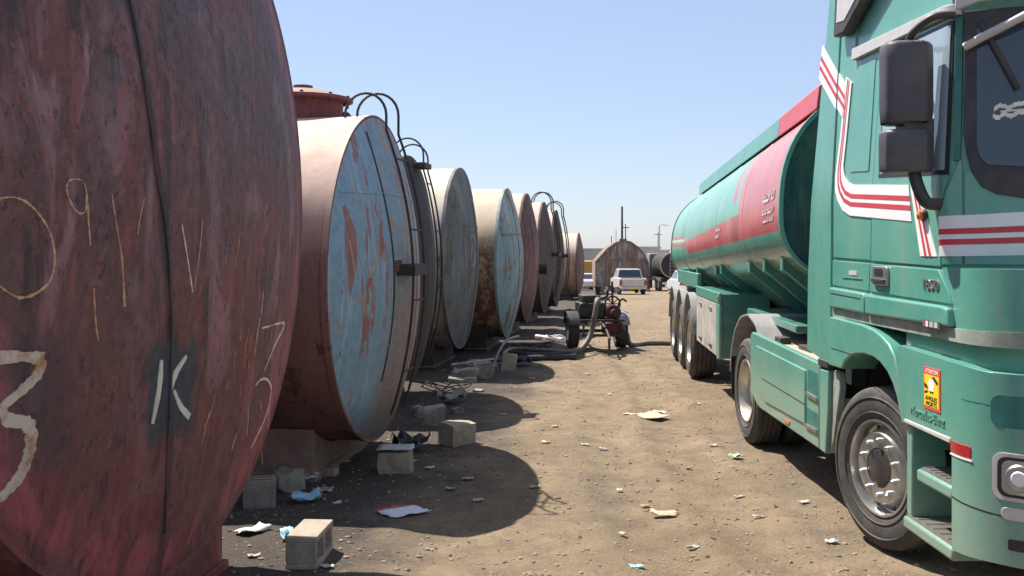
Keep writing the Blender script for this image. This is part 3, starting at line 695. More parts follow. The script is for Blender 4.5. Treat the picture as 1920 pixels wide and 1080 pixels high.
cab = shell('cab', PU, 7.36, [1.84, 2.0, 2.3, 2.6, 3.0, 3.4, 3.8, 3.95], -.012, 'green')
low = shell('cab_base', PL, 7.36, [1.45, 1.5, 1.78, 1.825, 1.845], -.004, 'green')
panel('sill', [(7.35, 1.455), (7.35, 1.515), (5.1, 1.53), (4.6, 1.55), (4.6, 1.458)], PL, .004, .02, 'bandgrime', low)
# side panels and door; the joints between them are the seams
panel('rear_side_panel', [(7.35, 1.88), (6.585, 1.868), (6.56, 2.3), (6.50, 3.235), (6.98, 3.245), (7.03, 3.3), (7.05, 3.9), (7.35, 3.9)], PU, .0, .02, 'green', cab, .006, zc=(2.3,))
panel('door', [(6.57, 1.866), (5.50, 1.848), (5.53, 2.15), (5.46, 2.32), (5.44, 3.19), (6.49, 3.222), (6.548, 2.3)], PU, .004, .022, 'green', cab, .006, zc=(2.3,))
panel('corner_deflector', [(5.492, 1.86), (5.515, 2.14), (5.445, 2.3), (5.40, 2.42), (5.385, 2.42), (5.381, 1.86)], PU, .006, .02, 'green', cab, .004)
panel('front_panel', [(5.372, 1.86), (5.372, 2.36), (2 * SC_U - 5.372, 2.36), (2 * SC_U - 5.372, 1.86)], PU, .006, .02, 'green', cab, .004)
panel('a_pillar', [(5.43, 2.42), (5.43, 3.2), (5.385, 3.2), (5.392, 2.42)], PU, .008, .02, 'green_dark', cab, .004)
panel('rear_side_panel', [(7.35, 1.68), (7.35, 1.862), (6.585, 1.85), (6.60, 1.668)], PL, .006, .02, 'green', low, .005)
panel('door_panel', [(6.585, 1.668), (6.57, 1.848), (5.52, 1.832), (5.40, 1.72), (5.36, 1.652)], PL, .008, .02, 'green', low, .005)
panel('locker_lid', [(7.35, 1.525), (7.36, 1.64), (7.33, 1.668), (6.64, 1.655), (6.615, 1.63), (6.61, 1.52)], PL, .034, .05, 'green', low, .014)
panel('door_sill_panel', [(6.595, 1.522), (6.60, 1.63), (6.585, 1.65), (5.42, 1.640), (5.36, 1.63), (5.33, 1.535)], PL, .036, .05, 'green', low, .014)
MB().add([surf(PL, s, z, .036) for s, z in ((7.30, 1.628), (6.68, 1.618), (6.68, 1.612), (7.30, 1.622))], [(0, 1, 2, 3)]).build('lid_groove', 'print', low, world=True)
# stripes
def lerp2(a, b, u): return (a[0] + (b[0] - a[0]) * u, a[1] + (b[1] - a[1]) * u)
def band(out, inn, u0, u1): return [lerp2(a, b, u0) for a, b in zip(out, inn)] + [lerp2(a, b, u1) for a, b in zip(out, inn)][::-1]
so_ = [(7.175, 3.16), (7.24, 2.75), (7.305, 2.469), (7.29, 2.36), (7.234, 2.293), (7.12, 2.215), (6.972, 2.174), (6.4, 2.137), (5.89, 2.105)]
si_ = [(7.049, 3.10), (7.10, 2.76), (7.14, 2.532), (7.115, 2.468), (7.083, 2.435), (7.02, 2.405), (6.917, 2.383), (6.4, 2.35), (5.935, 2.319)]
panel('stripe', band(so_, si_, 0, 1), PU, .0085, .006, 'white', cab, zc=(2.3,))
for u in ((.30, .44), (.56, .70)): panel('stripe_line', band(so_, si_, *u), PU, .0105, .004, 'red', cab, zc=(2.3,))
da, db = [(5.915, 2.33), (5.764, 1.904)], [(5.80, 2.33), (5.540, 1.904)]
panel('stripe', band(da, db, 0, 1), PU, .0085, .006, 'white', cab, zc=(2.3,))
for u in ((.28, .42), (.56, .70)): panel('stripe_line', band(da, db, *u), PU, .0105, .004, 'red', cab, zc=(2.3,))
e_ = 2 * SC_U - 5.38
fa, fb = [(5.505, 1.905), (5.3, 1.908), (5.1, 1.912), (e_, 1.912)], [(5.512, 2.122), (5.3, 2.128), (5.1, 2.138), (e_, 2.138)]
panel('stripe', band(fa, fb, 0, 1), PU, .0105, .006, 'white', cab)
for u in ((.28, .42), (.54, .68)): panel('stripe_line', band(fa, fb, *u), PU, .0125, .004, 'red', cab)
# windows
panel('window_seal', [(6.44, 2.395), (6.42, 3.196), (5.435, 3.18), (5.455, 2.345)], PU, .0062, .01, 'print', cab, zc=(2.3,))
wn_ = panel('side_window', [(6.415, 2.42), (6.40, 3.172), (5.46, 3.156), (5.478, 2.372)], PU, .0082, .006, 'sideglass', cab)
panel('window_panel', [(6.99, 2.47), (6.93, 3.20), (6.60, 3.19), (6.63, 2.45)], PU, .006, .012, 'green', cab, .008)
panel('drip_rail', [(7.0, 3.245), (7.0, 3.325), (5.40, 3.262), (5.39, 3.205)], PU, .035, .05, 'trim', cab, .012)
ws_ = [(5.378, 3.22), (5.378, 2.56), (5.36, 2.44), (5.335, 2.35), (5.29, 2.275), (5.22, 2.235), (5.09, 2.21)]
wsm = [(2 * SC_U - a, b) for a, b in ws_]
panel('windscreen_frame', ws_ + wsm[::-1], PU, .016, .02, 'black', cab, .004)
wg_ = [(5.315, 3.12), (5.312, 2.50), (5.295, 2.43), (5.26, 2.39), (5.1, 2.375)]
ws = panel('windscreen', wg_ + [(2 * SC_U - a, b) for a, b in wg_][::-1], PU, .021, .01, 'glass', cab)
for P in ([(5.23, 2.68), (5.2, 2.70), (5.16, 2.685), (5.13, 2.70), (5.09, 2.705), (5.03, 2.70), (4.97, 2.71)], [(5.235, 2.648), (5.21, 2.635), (5.18, 2.655), (5.15, 2.64), (5.11, 2.66), (5.06, 2.65), (5.0, 2.655)], [(5.20, 2.668), (5.1, 2.672), (5.0, 2.675)]):
    q = smooth_path([(a, b, 0) for a, b in P], 4); mb = MB(); w_ = .018 if len(P) > 3 else .006
    top = [(p.x, p.y + w_ * (.35 + .5 * abs(math.sin(i * 1.9)))) for i, p in enumerate(q)]; bot = [(p.x, p.y - w_ * (.35 + .5 * abs(math.cos(i * 1.3)))) for i, p in enumerate(q)]
    panel('screen_lettering', top + bot[::-1], PU, .0225, .003, 'kwhite', ws)
# sun visor: lip over the screen and its light grey bar
panel('sun_visor', [(5.41, 3.215), (5.41, 3.30), (5.3, 3.36), (e_ - .03, 3.36), (e_ - .03, 3.27), (5.3, 3.25)], PU, .10, .03, 'trim', cab, .01)
MB().tube([surf(PU, 5.37 - .04 * i, 3.02 + .018 * i, .05 + .012 * i) for i in range(9)], .022, 10).build('visor_bar', 'trim', cab, 60, world=True)
MB().tube([surf(PU, 5.30, 3.15, .03), surf(PU, 5.2, 2.95, .035), surf(PU, 5.12, 2.78, .03)], .018, 8).build('wiper', 'black', cab, 60, world=True)
# upper sleeper window box
sb = panel('sleeper_window', [(7.28, 3.46), (7.05, 3.44), (6.45, 3.70), (6.36, 3.93), (7.28, 3.93)], PU, .085, .08, 'black', cab, .02)
panel('pane', [(7.2, 3.55), (7.03, 3.53), (6.60, 3.72), (6.53, 3.9), (7.2, 3.9)], PU, .09, .012, 'trim', sb)
# door furniture
hd = panel('door_handle', rr_poly(6.49, 6.235, 1.715, 1.835, .02), PL, .026, .02, 'steel', cab, .005)
panel('handle_recess', rr_poly(6.44, 6.30, 1.775, 1.82, .008), PL, .029, .004, 'print', hd)
panel('grip', rr_poly(6.47, 6.26, 1.735, 1.757, .008), PL, .040, .015, 'black', hd, .003)
panel('side_badge', rr_poly(6.98, 6.82, 1.765, 1.795, .006), PL, .010, .004, 'trim', cab)
panel('badge_line', rr_poly(7.12, 6.72, 1.742, 1.748, .002), PL, .012, .006, 'green', cab)
def lettering(name, body, size, s, z, plan, off, mat, parent, sx=1., depth=.006):
    mb = text_mb(body, size, depth)
    mb.v = [surf(plan, s - v.x * sx, z + v.y, off + v.z) for v in mb.v]
    return mb.build(name, mat, parent, 30, world=True)
lettering('number_badge', '1850', .078, 5.615, 1.745, PL, .012, 'steel', cab, 1.45, .01)
lettering('embossed_lettering', 'Mercedes-Benz', .075, 5.61, 1.02, PL, .032, 'green', cab, .98, .008)
fl = panel('flag_sticker', [(5.655, 1.512), (5.655, 1.552), (5.43, 1.552), (5.43, 1.512)], PL, .0385, .004, 'stain', cab)
for s_, m_ in ((5.645, 'red'), (5.61, 'white'), (5.56, 'trim'), (5.50, 'trim')): panel('sticker_field', [(s_, 1.517), (s_, 1.547), (s_ - (.03 if m_ != 'trim' else .045), 1.547), (s_ - (.03 if m_ != 'trim' else .045), 1.517)], PL, .0405, .003, m_, fl)
# indicator
p = surf(PU, 5.70, 2.135, 0); mb = MB(); mb.lathe([(0, .036), (-.02, .036), (-.03, .03)], 20, 'X').move(Matrix.Translation((p.x, p.y, p.z))); ind = mb.build('indicator', 'black', cab, world=True)
MB().lathe([(-.026, .03), (-.045, .026), (-.056, .0)], 20, 'X').move(Matrix.Translation(p)).build('lens', 'amber', ind, world=True)
# mirrors
def rbox(cx_, cy_, z0, z1, wx, wy, ang=0.):
    m = Matrix.Translation((cx_, cy_, (z0 + z1) / 2)) @ Matrix.Rotation(ang, 4, 'Z'); h = (z1 - z0) / 2
    mb = MB(); prof = [(-wx, wy * .35), (-wx * .96, -wy * .45), (-wx * .6, -wy * .85), (wx * .5, -wy), (wx * .95, -wy * .6), (wx, wy * .35), (wx * .8, wy * .6), (-wx * .8, wy * .6)]
    lv = [(-h, .86), (-h * .92, .96), (-h * .6, 1.), (h * .6, 1.), (h * .88, .98), (h, .85)]; n = len(prof); vs = []
    for z, k in lv: vs += [m @ Vector((a * k, b * k, z)) for a, b in prof]
    fs = [(i * n + j, i * n + (j + 1) % n, (i + 1) * n + (j + 1) % n, (i + 1) * n + j) for i in range(len(lv) - 1) for j in range(n)] + [tuple(range(n))[::-1], tuple(range((len(lv) - 1) * n, len(lv) * n))]
    return mb.add(vs, fs)
mr = rbox(2.175, 5.60, 2.625, 3.085, .138, .11, .05).build('mirror', 'mirror_black', truck, 50, .02, 3, world=True)
rbox(2.175, 5.60, 2.365, 2.60, .138, .11, .05).build('wide_angle_mirror', 'mirror_black', mr, 50, .02, 3, world=True)
MB().bx(2.07, 2.28, 5.655, 5.665, 2.66, 3.05).build('mirror_glass', 'glass', mr, world=True)
MB().bx(2.14, 2.30, 5.52, 5.655, 2.57, 2.655).build('mirror_link', 'black', mr, world=True)
MB().tube(smooth_path([(2.2, 5.6, 3.07), (2.19, 5.55, 3.12), (2.26, 5.45, 3.19), (2.37, 5.42, 3.2)], 6), .022, 8).build('mirror_arm', 'black', mr, 60, world=True)
MB().tube(smooth_path([(2.12, 5.62, 3.07), (2.12, 5.72, 3.10), (2.24, 5.85, 3.11), (2.36, 5.9, 3.10)], 6), .018, 8).build('mirror_arm', 'mirror_black', mr, 60, world=True)
MB().tube(smooth_path([(2.22, 5.6, 2.38), (2.235, 5.58, 2.29), (2.27, 5.55, 2.20), (2.34, 5.52, 2.19), (2.39, 5.5, 2.2)], 6), .034, 10).build('mirror_arm', 'black', mr, 60, world=True)
# side fairing behind the cab
fr = panel('side_fairing', [(7.985, 1.13), (7.405, 1.08), (7.385, 1.9), (7.08, 3.35), (7.03, 3.9), (7.66, 3.9), (7.70, 3.6)][:0] + [(7.985, 1.15), (7.40, 1.09), (7.385, 1.9), (7.37, 3.35), (7.37, 3.93), (7.65, 3.93), (7.80, 2.9), (7.97, 1.7)], PU, .006, .05, 'green', truck, .01, zc=(2.3,))
fa, fb = [(7.82, 3.255), (7.372, 2.96)], [(7.775, 3.505), (7.372, 3.225)]
panel('stripe', band(fa, fb, 0, 1), PU, .0095, .006, 'white', fr)
for u in ((.28, .42), (.56, .70)): panel('stripe_line', band(fa, fb, *u), PU, .0115, .004, 'red', fr)
# small white continuation on the cab side
panel('stripe', [(7.34, 2.96), (7.18, 2.86), (7.175, 3.10), (7.34, 3.215)], PU, .0085, .006, 'white', cab)
for u in ((.28, .42), (.56, .70)): panel('stripe_line', band([(7.34, 2.96), (7.18, 2.86)], [(7.34, 3.215), (7.175, 3.10)], *u), PU, .0105, .004, 'red', cab)

# fender over the front wheel, and the bumper that wraps round the corner
arch = [(7.385, 1.42), (7.33, 1.452), (7.26, 1.456), (6.657, 1.447), (6.45, 1.43), (6.324, 1.404), (6.2, 1.365), (6.106, 1.30), (6.05, 1.21), (6.007, 1.11), (5.918, .925), (5.985, .91), (6.064, 1.06), (6.13, 1.13), (6.218, 1.19), (6.34, 1.235), (6.463, 1.255), (6.62, 1.258), (6.759, 1.245), (6.9, 1.215), (7.005, 1.17), (7.083, 1.105), (7.385, 1.10)]
af = panel('wheel_arch', arch, PL, .03, .3, 'green', truck, .012)
panel('fender_groove', [(7.3, 1.232), (6.68, 1.232), (6.68, 1.226), (7.3, 1.226)], PL, .031, .002, 'print', af)
MB().lathe([(2.52, .74), (3.05, .74)], 24, 'X', .15, math.pi - .1).move(Matrix.Translation((0, 6.6, .52))).build('wheel_housing', 'dark', truck, world=True)
e2 = 2 * SC_L - 5.3
panel('inner_cowl', [(6.1, 1.34), (6.1, 1.452), (e2, 1.452), (e2, 1.30), (5.2, 1.30)], PL, -.045, .03, 'green', truck)
bump = panel('bumper', [(6.04, 1.372), (5.19, 1.352), (5.05, 1.335), (e2, 1.335), (e2, .395), (5.0, .395), (5.302, .373), (5.302, .937), (5.93, .945), (6.03, 1.13)], PL, .03, .11, 'green', truck, .022)
panel('bumper_groove', [(5.2, 1.18), (4.95, 1.172), (4.95, 1.168), (5.2, 1.175)], PL, .031, .002, 'green_dark', bump)
panel('bumper_split', [(5.30, .655), (4.9, .635), (4.4, .63), (4.4, .624), (4.9, .628), (5.30, .647)], PL, .0312, .002, 'print', bump)
panel('trim_strip', [(5.93, .952), (5.93, .93), (5.31, .925), (5.31, .955)], PL, .038, .08, 'trim', bump, .006)
panel('side_reflector', rr_poly(5.31, 5.128, .882, .945, .008), PL, .034, .02, 'redlens', bump, .004)
panel('reflector_edge', rr_poly(5.31, 5.12, .870, .879, .002), PL, .035, .02, 'white', bump)
gl = panel('front_recess', rr_poly(5.02, 4.62, 1.07, 1.228, .045), PL, .0315, .004, 'green_dark', bump)
hl = panel('headlight', rr_poly(5.01, 4.62, .715, .948, .05), PL, .036, .03, 'trim', bump, .006)
panel('lamp_bezel', rr_poly(4.985, 4.64, .735, .93, .042), PL, .0385, .01, 'print', hl)
panel('lens', rr_poly(4.965, 4.66, .75, .915, .036), PL, .0405, .008, 'chrome', hl)
for s_ in (4.89, 4.75):
    p_, n_ = plan_at(PL, s_); q = surf(PL, s_, .832, .04); nn = Vector((n_.x, n_.y, 0))
    MB().cyl(q, q + nn * .012, .068, .06, 24).build('reflector_bowl', 'steel', hl, world=True)
    MB().cyl(q + nn * .010, q + nn * .02, .04, .032, 20).build('bulb', 'white', hl, world=True)
panel('fog_lamp', rr_poly(4.97, 4.72, .622, .684, .025), PL, .036, .02, 'trim', bump, .004)
panel('lower_vent', rr_poly(4.94, 4.5, .475, .53, .01), PL, .0325, .004, 'print', bump)
st = thing  # entry steps
stp = MB().bx(2.62, 2.66, 5.25, 5.95, .40, .93).build('step_well', 'green_dark', truck, world=True)
MB().bx(2.33, 2.62, 5.905, 5.985, .38, .915).build('step_side', 'green', stp, 30, .01, world=True)
for z_, y0 in ((.70, 5.78), (.38, 5.98)):
    s1_ = MB().bx(2.305, 2.62, 5.31, y0, z_ - .075, z_ - .006).build('step', 'green', stp, 30, .015, world=True)
    MB().bx(2.325, 2.61, 5.32, y0 - .02, z_ - .008, z_ + .004).build('tread_plate', 'steel', s1_, world=True)
    for k in range(7):
        MB().bx(2.34, 2.60, 5.345 + (y0 - 5.39) * k / 6, 5.36 + (y0 - 5.39) * k / 6, z_ + .003, z_ + .009).build('tread_rib', 'steel', s1_, world=True)
# blind spot sticker
sk = panel('warning_sticker', [(5.655, 1.062), (5.655, 1.292), (5.435, 1.292), (5.435, 1.062)], PL, .034, .005, 'stickerred', bump)
panel('sticker_field', [(5.64, 1.078), (5.64, 1.252), (5.45, 1.252), (5.45, 1.078)], PL, .0355, .004, 'yellow', sk)
lettering('sticker_lettering', 'ATTENTION', .03, 5.545, 1.271, PL, .0345, 'white', sk, 1.0, .003)
lettering('sticker_lettering', 'ANGLES', .034, 5.545, 1.123, PL, .036, 'print', sk, 1.25, .003)
lettering('sticker_lettering', 'MORTS', .034, 5.545, 1.093, PL, .036, 'print', sk, 1.3, .003)
panel('pictogram', [(5.575, 1.165), (5.585, 1.215), (5.555, 1.235), (5.52, 1.235), (5.505, 1.21), (5.515, 1.165)], PL, .0365, .003, 'white', sk)
for q in ([(5.638, 1.18), (5.638, 1.205), (5.595, 1.19), (5.59, 1.17)], [(5.638, 1.145), (5.63, 1.16), (5.585, 1.165), (5.60, 1.15)], [(5.55, 1.236), (5.51, 1.25), (5.455, 1.22), (5.47, 1.205), (5.5, 1.222)], [(5.565, 1.155), (5.52, 1.155), (5.515, 1.163), (5.57, 1.163)]):
    panel('pictogram', q, PL, .0362, .003, 'print', sk)
# chassis, deck, side skirt, rear mudguard
ch = MB().bx(3.14, 3.24, 5.4, 12.2, .72, 1.0).build('chassis_rail', 'dark', truck, world=True)
MB().bx(3.92, 4.02, 5.4, 12.2, .72, 1.0).build('chassis_rail', 'dark', truck, world=True)
MB().bx(2.75, 4.4, 5.1, 7.3, .55, 1.43).build('engine_block', 'dark', truck, world=True)
MB().cyl((2.75, 6.65, .525), (4.4, 6.65, .525), .07).build('axle', 'dark', truck, world=True)
MB().cyl((2.6, 10.2, .525), (4.5, 10.2, .525), .09).build('axle', 'dark', truck, world=True)
dk = MB().bx(2.40, 4.75, 7.95, 9.6, 1.02, 1.07).build('deck_plate', 'beige', truck, 30, .006, world=True)
MB().bx(2.5, 2.66, 8.5, 8.85, 1.07, 1.11).build('deck_bracket', 'black', dk, 30, .006, world=True)
MB().bx(2.45, 2.55, 9.25, 9.45, 1.07, 1.13).build('deck_bracket', 'black', dk, 30, .006, world=True)
MB().bx(2.9, 4.25, 9.7, 10.9, 1.12, 1.2).build('fifth_wheel', 'dark', truck, 30, .02, world=True)
MB().bx(2.6, 4.5, 7.45, 7.9, .9, 2.2).build('air_intake_box', 'dark', truck, world=True)
skp = [(9.86, 1.10), (9.80, 1.138), (9.7, 1.138), (7.68, 1.082), (7.655, 1.04), (7.655, .43), (9.45, .45), (9.62, .475), (9.86, .56)]
sk_ = panel('side_skirt', skp, PL, .012, .05, 'green', truck, .014)
panel('skirt_front_post', [(7.645, 1.04), (7.645, .43), (7.50, .425), (7.44, .75), (7.43, 1.05)], PL, .012, .05, 'green', truck, .012)
panel('skirt_post_edge', [(7.415, 1.06), (7.30, 1.06), (7.26, .95), (7.40, .55), (7.49, .43)], PL, -.02, .05, 'bandgrime', truck, .01)
panel('skirt_hinge', rr_poly(7.66, 7.42, 1.065, 1.12, .01), PL, .02, .1, 'black', truck, .01)
panel('raised_panel', [(9.6, 1.03), (7.98, .99), (7.98, .56), (9.25, .545), (9.45, .60), (9.6, .72)], PL, .026, .02, 'green', sk_, .012)
panel('slot', [(9.35, .752), (7.98, .722), (7.98, .714), (9.35, .744)], PL, .0275, .003, 'print', sk_)
panel('step_notch', [(7.93, 1.005), (7.675, 1.0), (7.675, .815), (7.95, .82)], PL, .0135, .004, 'green_dark', sk_)
panel('step_notch', [(7.96, .70), (7.675, .695), (7.675, .575), (7.98, .56)], PL, .0135, .004, 'green_dark', sk_)
panel('step_plate', [(7.95, .825), (7.675, .815), (7.675, .79), (7.95, .80)], PL, .03, .04, 'steel', sk_)
panel('step_plate', [(7.98, .57), (7.675, .575), (7.675, .55), (7.98, .545)], PL, .03, .04, 'steel', sk_)
panel('marker_lamp', rr_poly(8.60, 8.45, .475, .505, .008), PL, .022, .01, 'amber', sk_, .003)
mg = MB()
prof = []
na = 28
for j in range(na + 1):
    a = math.radians(6 + 168 * j / na); rr_ = .74 + (.008 if (j // 2) % 2 else 0)
    prof.append((rr_ * math.cos(a) * 1.06, rr_ * math.sin(a)))
vs = []; fs = []
for (dy, dz) in prof:
    for k_ in (0., .022): vs += [(2.36, 10.2 + dy * (1 - k_), .54 + dz * (1 - k_)), (3.0, 10.2 + dy * (1 - k_), .54 + dz * (1 - k_))]
for j in range(na):
    a = j * 4; b = a + 4
    fs += [(a, a + 1, b + 1, b), (a + 2, b + 2, b + 3, a + 3), (a, b, b + 2, a + 2), (a + 1, a + 3, b + 3, b + 1)]
fs += [(0, 2, 3, 1), (na * 4, na * 4 + 1, na * 4 + 3, na * 4 + 2)]
mg.add(vs, fs).build('mudguard', 'grey', truck, 25, world=True)
MB().bx(2.37, 2.99, 10.93, 10.95, .38, .95).build('mud_flap', 'dark', truck, world=True)
LOC = Matrix.Translation((-XC, -6.65, 0))
wheel(truck, LOC @ Matrix.Translation((2.366 + .16, 6.65, .525 - .01)) @ Matrix.Rotation(math.radians(15), 4, 'Z'), 'steer', .525, .30)
wheel(truck, LOC @ Matrix.Translation((2.33 + .155, 10.2, .525 - .01)), 'drive', .525, .28)
wheel(truck, LOC @ Matrix.Translation((2.33 + .155 + .33, 10.2, .525 - .01)), 'drive', .525, .28, nuts=False)
for x_, y_ in ((4.66, 6.65), (4.68, 10.2), (4.35, 10.2)):
    wheel(truck, LOC @ Matrix.Translation((x_, y_, .515)) @ Matrix.Rotation(math.pi, 4, 'Z'), 'drive', .525, .28, nuts=False, detail=False)
# ------------------------------------------------------------------ tank trailer
TA = math.atan(.0672)
trailer = thing('tank_trailer', 'long green and red fuel tank trailer with three axles behind the truck cab', 'trailer', (3.447, 8.216, 0), -TA)
SL = .034; ZC = 2.23
def sect(a):  # half-width 1.25, taller above than below
    c_, s_ = math.cos(a), math.sin(a); n_ = 2.5
    x = math.copysign(abs(c_) ** (2 / n_), c_) * 1.25; b = 1.1 if s_ > 0 else .66
    return x, math.copysign(abs(s_) ** (2 / n_), s_) * b
LT = 9.9
t = NT('trailer tank paint')
xo = t.xyz(); zr = t.math('SUBTRACT', t.math('ADD', xo[2], t.math('MULTIPLY', xo[1], SL)), ZC)
nz_ = t.noise(2.2, 6, .65); n2_ = t.noise(20, 6, .7)
gcol = t.mix(t.ramp(nz_, .3, .7), (.06, .33, .25), (.075, .4, .3))
def step(v, a, w=.012): return t.ramp(v, a - w, a + w)
bandv = t.math('MULTIPLY', step(zr, -.13), t.math('SUBTRACT', 1., step(t.math('SUBTRACT', zr, t.math('MULTIPLY', xo[1], -.012)), .17)))
edge = t.math('ADD', xo[1], t.math('MULTIPLY', zr, -.22))   # slanted front of the red field
front = t.math('MULTIPLY', step(zr, -.13), t.math('SUBTRACT', 1., step(edge, 2.2, .02)))
sw = t.math('MULTIPLY', t.math('MULTIPLY', step(edge, 2.42, .02), t.math('SUBTRACT', 1., step(edge, 2.7, .02))), t.math('MULTIPLY', step(zr, .3, .03), t.math('SUBTRACT', 1., step(zr, .95, .2))))
rmask = t.math('MAXIMUM', t.math('MAXIMUM', bandv, front), sw)
tail = t.math('SUBTRACT', 1., step(t.math('ADD', xo[1], t.math('MULTIPLY', zr, -4.)), 7.6, .03))
rmask = t.math('MULTIPLY', rmask, tail)
c = t.mix(rmask, gcol, t.mix(t.ramp(nz_, .3, .7), (.46, .05, .062), (.52, .062, .075)))
dk1 = t.math('MULTIPLY', bandv, t.math('MULTIPLY', step(xo[1], 2.25, .05), t.math('SUBTRACT', 1., step(xo[1], 2.75, .05))))
c = t.mix(t.math('MULTIPLY', dk1, .8), c, (.3, .01, .03))
# tail swoosh: thin red and white lines
for a_, col_ in ((0.02, (.55, .05, .07)), (.10, (.7, .7, .68)), (.14, (.55, .05, .07))):
    lv = t.math('ADD', zr, t.math('MULTIPLY', t.math('SUBTRACT', xo[1], 7.6), -.03))
    ln = t.math('MULTIPLY', t.math('MULTIPLY', step(lv, a_ - .02), t.math('SUBTRACT', 1., step(lv, a_ + .02))), step(xo[1], 7.7, .05))
    c = t.mix(ln, c, col_)
d_ = t.math('ADD', t.math('MULTIPLY', t.ramp(t.math('ADD', t.math('MULTIPLY', nz_, .55), t.math('MULTIPLY', n2_, .45)), .38, .7), .2), t.ramp(t.math('ADD', zr, t.math('MULTIPLY', nz_, .2)), .05, .75, .03, .24))  # mottled dust, plus whitening upwards that paints in the sky and sun reflection
low_ = t.math('MULTIPLY', t.ramp(t.math('ADD', zr, t.math('MULTIPLY', n2_, .25)), -.5, -.02, .92, 0.), t.ramp(nz_, .2, .6, .75, 1.))  # belly greyed: the ground's reflection put into the colour
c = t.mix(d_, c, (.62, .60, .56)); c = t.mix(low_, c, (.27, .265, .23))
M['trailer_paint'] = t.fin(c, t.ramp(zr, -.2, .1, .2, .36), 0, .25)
n = 72; NY = 24; vs = []; fs = []
for i in range(NY + 1):
    y = LT * i / NY
    for k in range(n):
        x, z = sect(2 * math.pi * k / n); vs.append((x, y, ZC - SL * y + z))
fs = [(i * n + k, i * n + (k + 1) % n, (i + 1) * n + (k + 1) % n, (i + 1) * n + k) for i in range(NY) for k in range(n)]
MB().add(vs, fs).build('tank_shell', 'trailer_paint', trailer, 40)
def tank_end(y, d, name, mat):
    vs = []; N = 8
    for i in range(N + 1):
        q = 1 - i / N
        for k in range(n):
            x, z = sect(2 * math.pi * k / n); vs.append((x * q * .995, y + d * (1 - q * q), ZC - SL * y + z * q * .995))
    fs = [(i * n + k, i * n + (k + 1) % n, (i + 1) * n + (k + 1) % n, (i + 1) * n + k) for i in range(N) for k in range(n)]
    return MB().add(vs, fs).build(name, mat, trailer, 40)
M['endgreen'] = truck_paint('tank end green', (.012, .085, .085), .3)  # much darker than the shell green: the end's shade is in the colour
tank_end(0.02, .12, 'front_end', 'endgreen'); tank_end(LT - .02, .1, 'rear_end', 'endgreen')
for y, nm in ((0, 'rim'), (LT, 'rim')):
    vs = []
    for k in range(n):
        for (s_, dy) in ((1.0, .05), (1.012, .05), (1.012, -.012), (.985, -.012)):
            x, z = sect(2 * math.pi * k / n); vs.append((x * s_, y + (dy if y == 0 else -dy), ZC - SL * y + z * s_))
    fs = [(k * 4 + j, ((k + 1) % n) * 4 + j, ((k + 1) % n) * 4 + j + 1, k * 4 + j + 1) for k in range(n) for j in range(3)]
    MB().add(vs, fs).build('rim', 'green', trailer, 40)
for y in (1.98, 3.96, 5.94, 7.92):
    vs = []
    for k in range(n):
        x, z = sect(2 * math.pi * k / n)
        for s_, dy in ((.998, -.02), (1.003, -.012), (1.003, .012), (.998, .02)): vs.append((x * s_, y + dy, ZC - SL * (y + dy) + z * s_))
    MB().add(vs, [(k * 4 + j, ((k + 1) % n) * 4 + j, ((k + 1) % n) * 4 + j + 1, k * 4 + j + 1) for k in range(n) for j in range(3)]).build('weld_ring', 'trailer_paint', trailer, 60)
# roof rail fairings
M['railred'] = simple('rail red', (.55, .075, .09), .4, 0, .08, 5, dust=.15)
for sgn in (-1, 1):
    for (y0, y1, m_) in ((0.0, 1.62, 'railred'), (1.63, 8.25, 'green')):
        vs = []
        for y in (y0, y1):
            b = ZC - SL * y
            vs += [(sgn * .96, y, b + .86), (sgn * .94, y, b + 1.045), (sgn * .89, y, b + 1.09), (sgn * .80, y, b + 1.09), (sgn * .82, y, b + .9)]
        MB().add(vs, [(0, 1, 2, 3, 4), (9, 8, 7, 6, 5)] + [(j, (j + 1) % 5, 5 + (j + 1) % 5, 5 + j) for j in range(5)]).build('roof_rail', m_, trailer, 30, .006)
for y in (1.6, 3.4, 5.2, 7.0):
    b = ZC - SL * y
    mh = MB().lathe([(0, .3), (.06, .3), (.1, .26), (.1, 0)], 28, 'Z').move(Matrix.Translation((0, y, b + 1.08))).build('manhole', 'steel', trailer)
M['fadedwhite'] = simple('faded white lettering', (.66, .52, .52), .6, 0, .1, 8)
# lettering on the red field (short script-like strokes)
def side_pt(y, z, off=.006):
    zz = z; b = 1.1 if zz > 0 else .66; x = 1.25 * (1 - abs(zz / b) ** 2.5) ** .4
    return Vector((-x - off, y, ZC - SL * y + zz))
def stroke(P, w, off=.006):
    q = smooth_path([(a, b, 0) for a, b in P], 4); vs = []; m_ = len(q)
    for i, p in enumerate(q):
        d = (q[min(i + 1, m_ - 1)] - q[max(i - 1, 0)]).normalized(); nn = Vector((-d.y, d.x, 0)) * w / 2
        for sg in (-1, 1):
            a = p + nn * sg; vs += [side_pt(a.x, a.y, off), side_pt(a.x, a.y, off - .005)]
    fs = []
    for i in range(m_ - 1):
        a = i * 4; b = a + 4; fs += [(a, b, b + 2, a + 2), (a + 1, a + 3, b + 3, b + 1), (a, a + 1, b + 1, b), (a + 2, b + 2, b + 3, a + 3)]
    return MB().add(vs, fs)
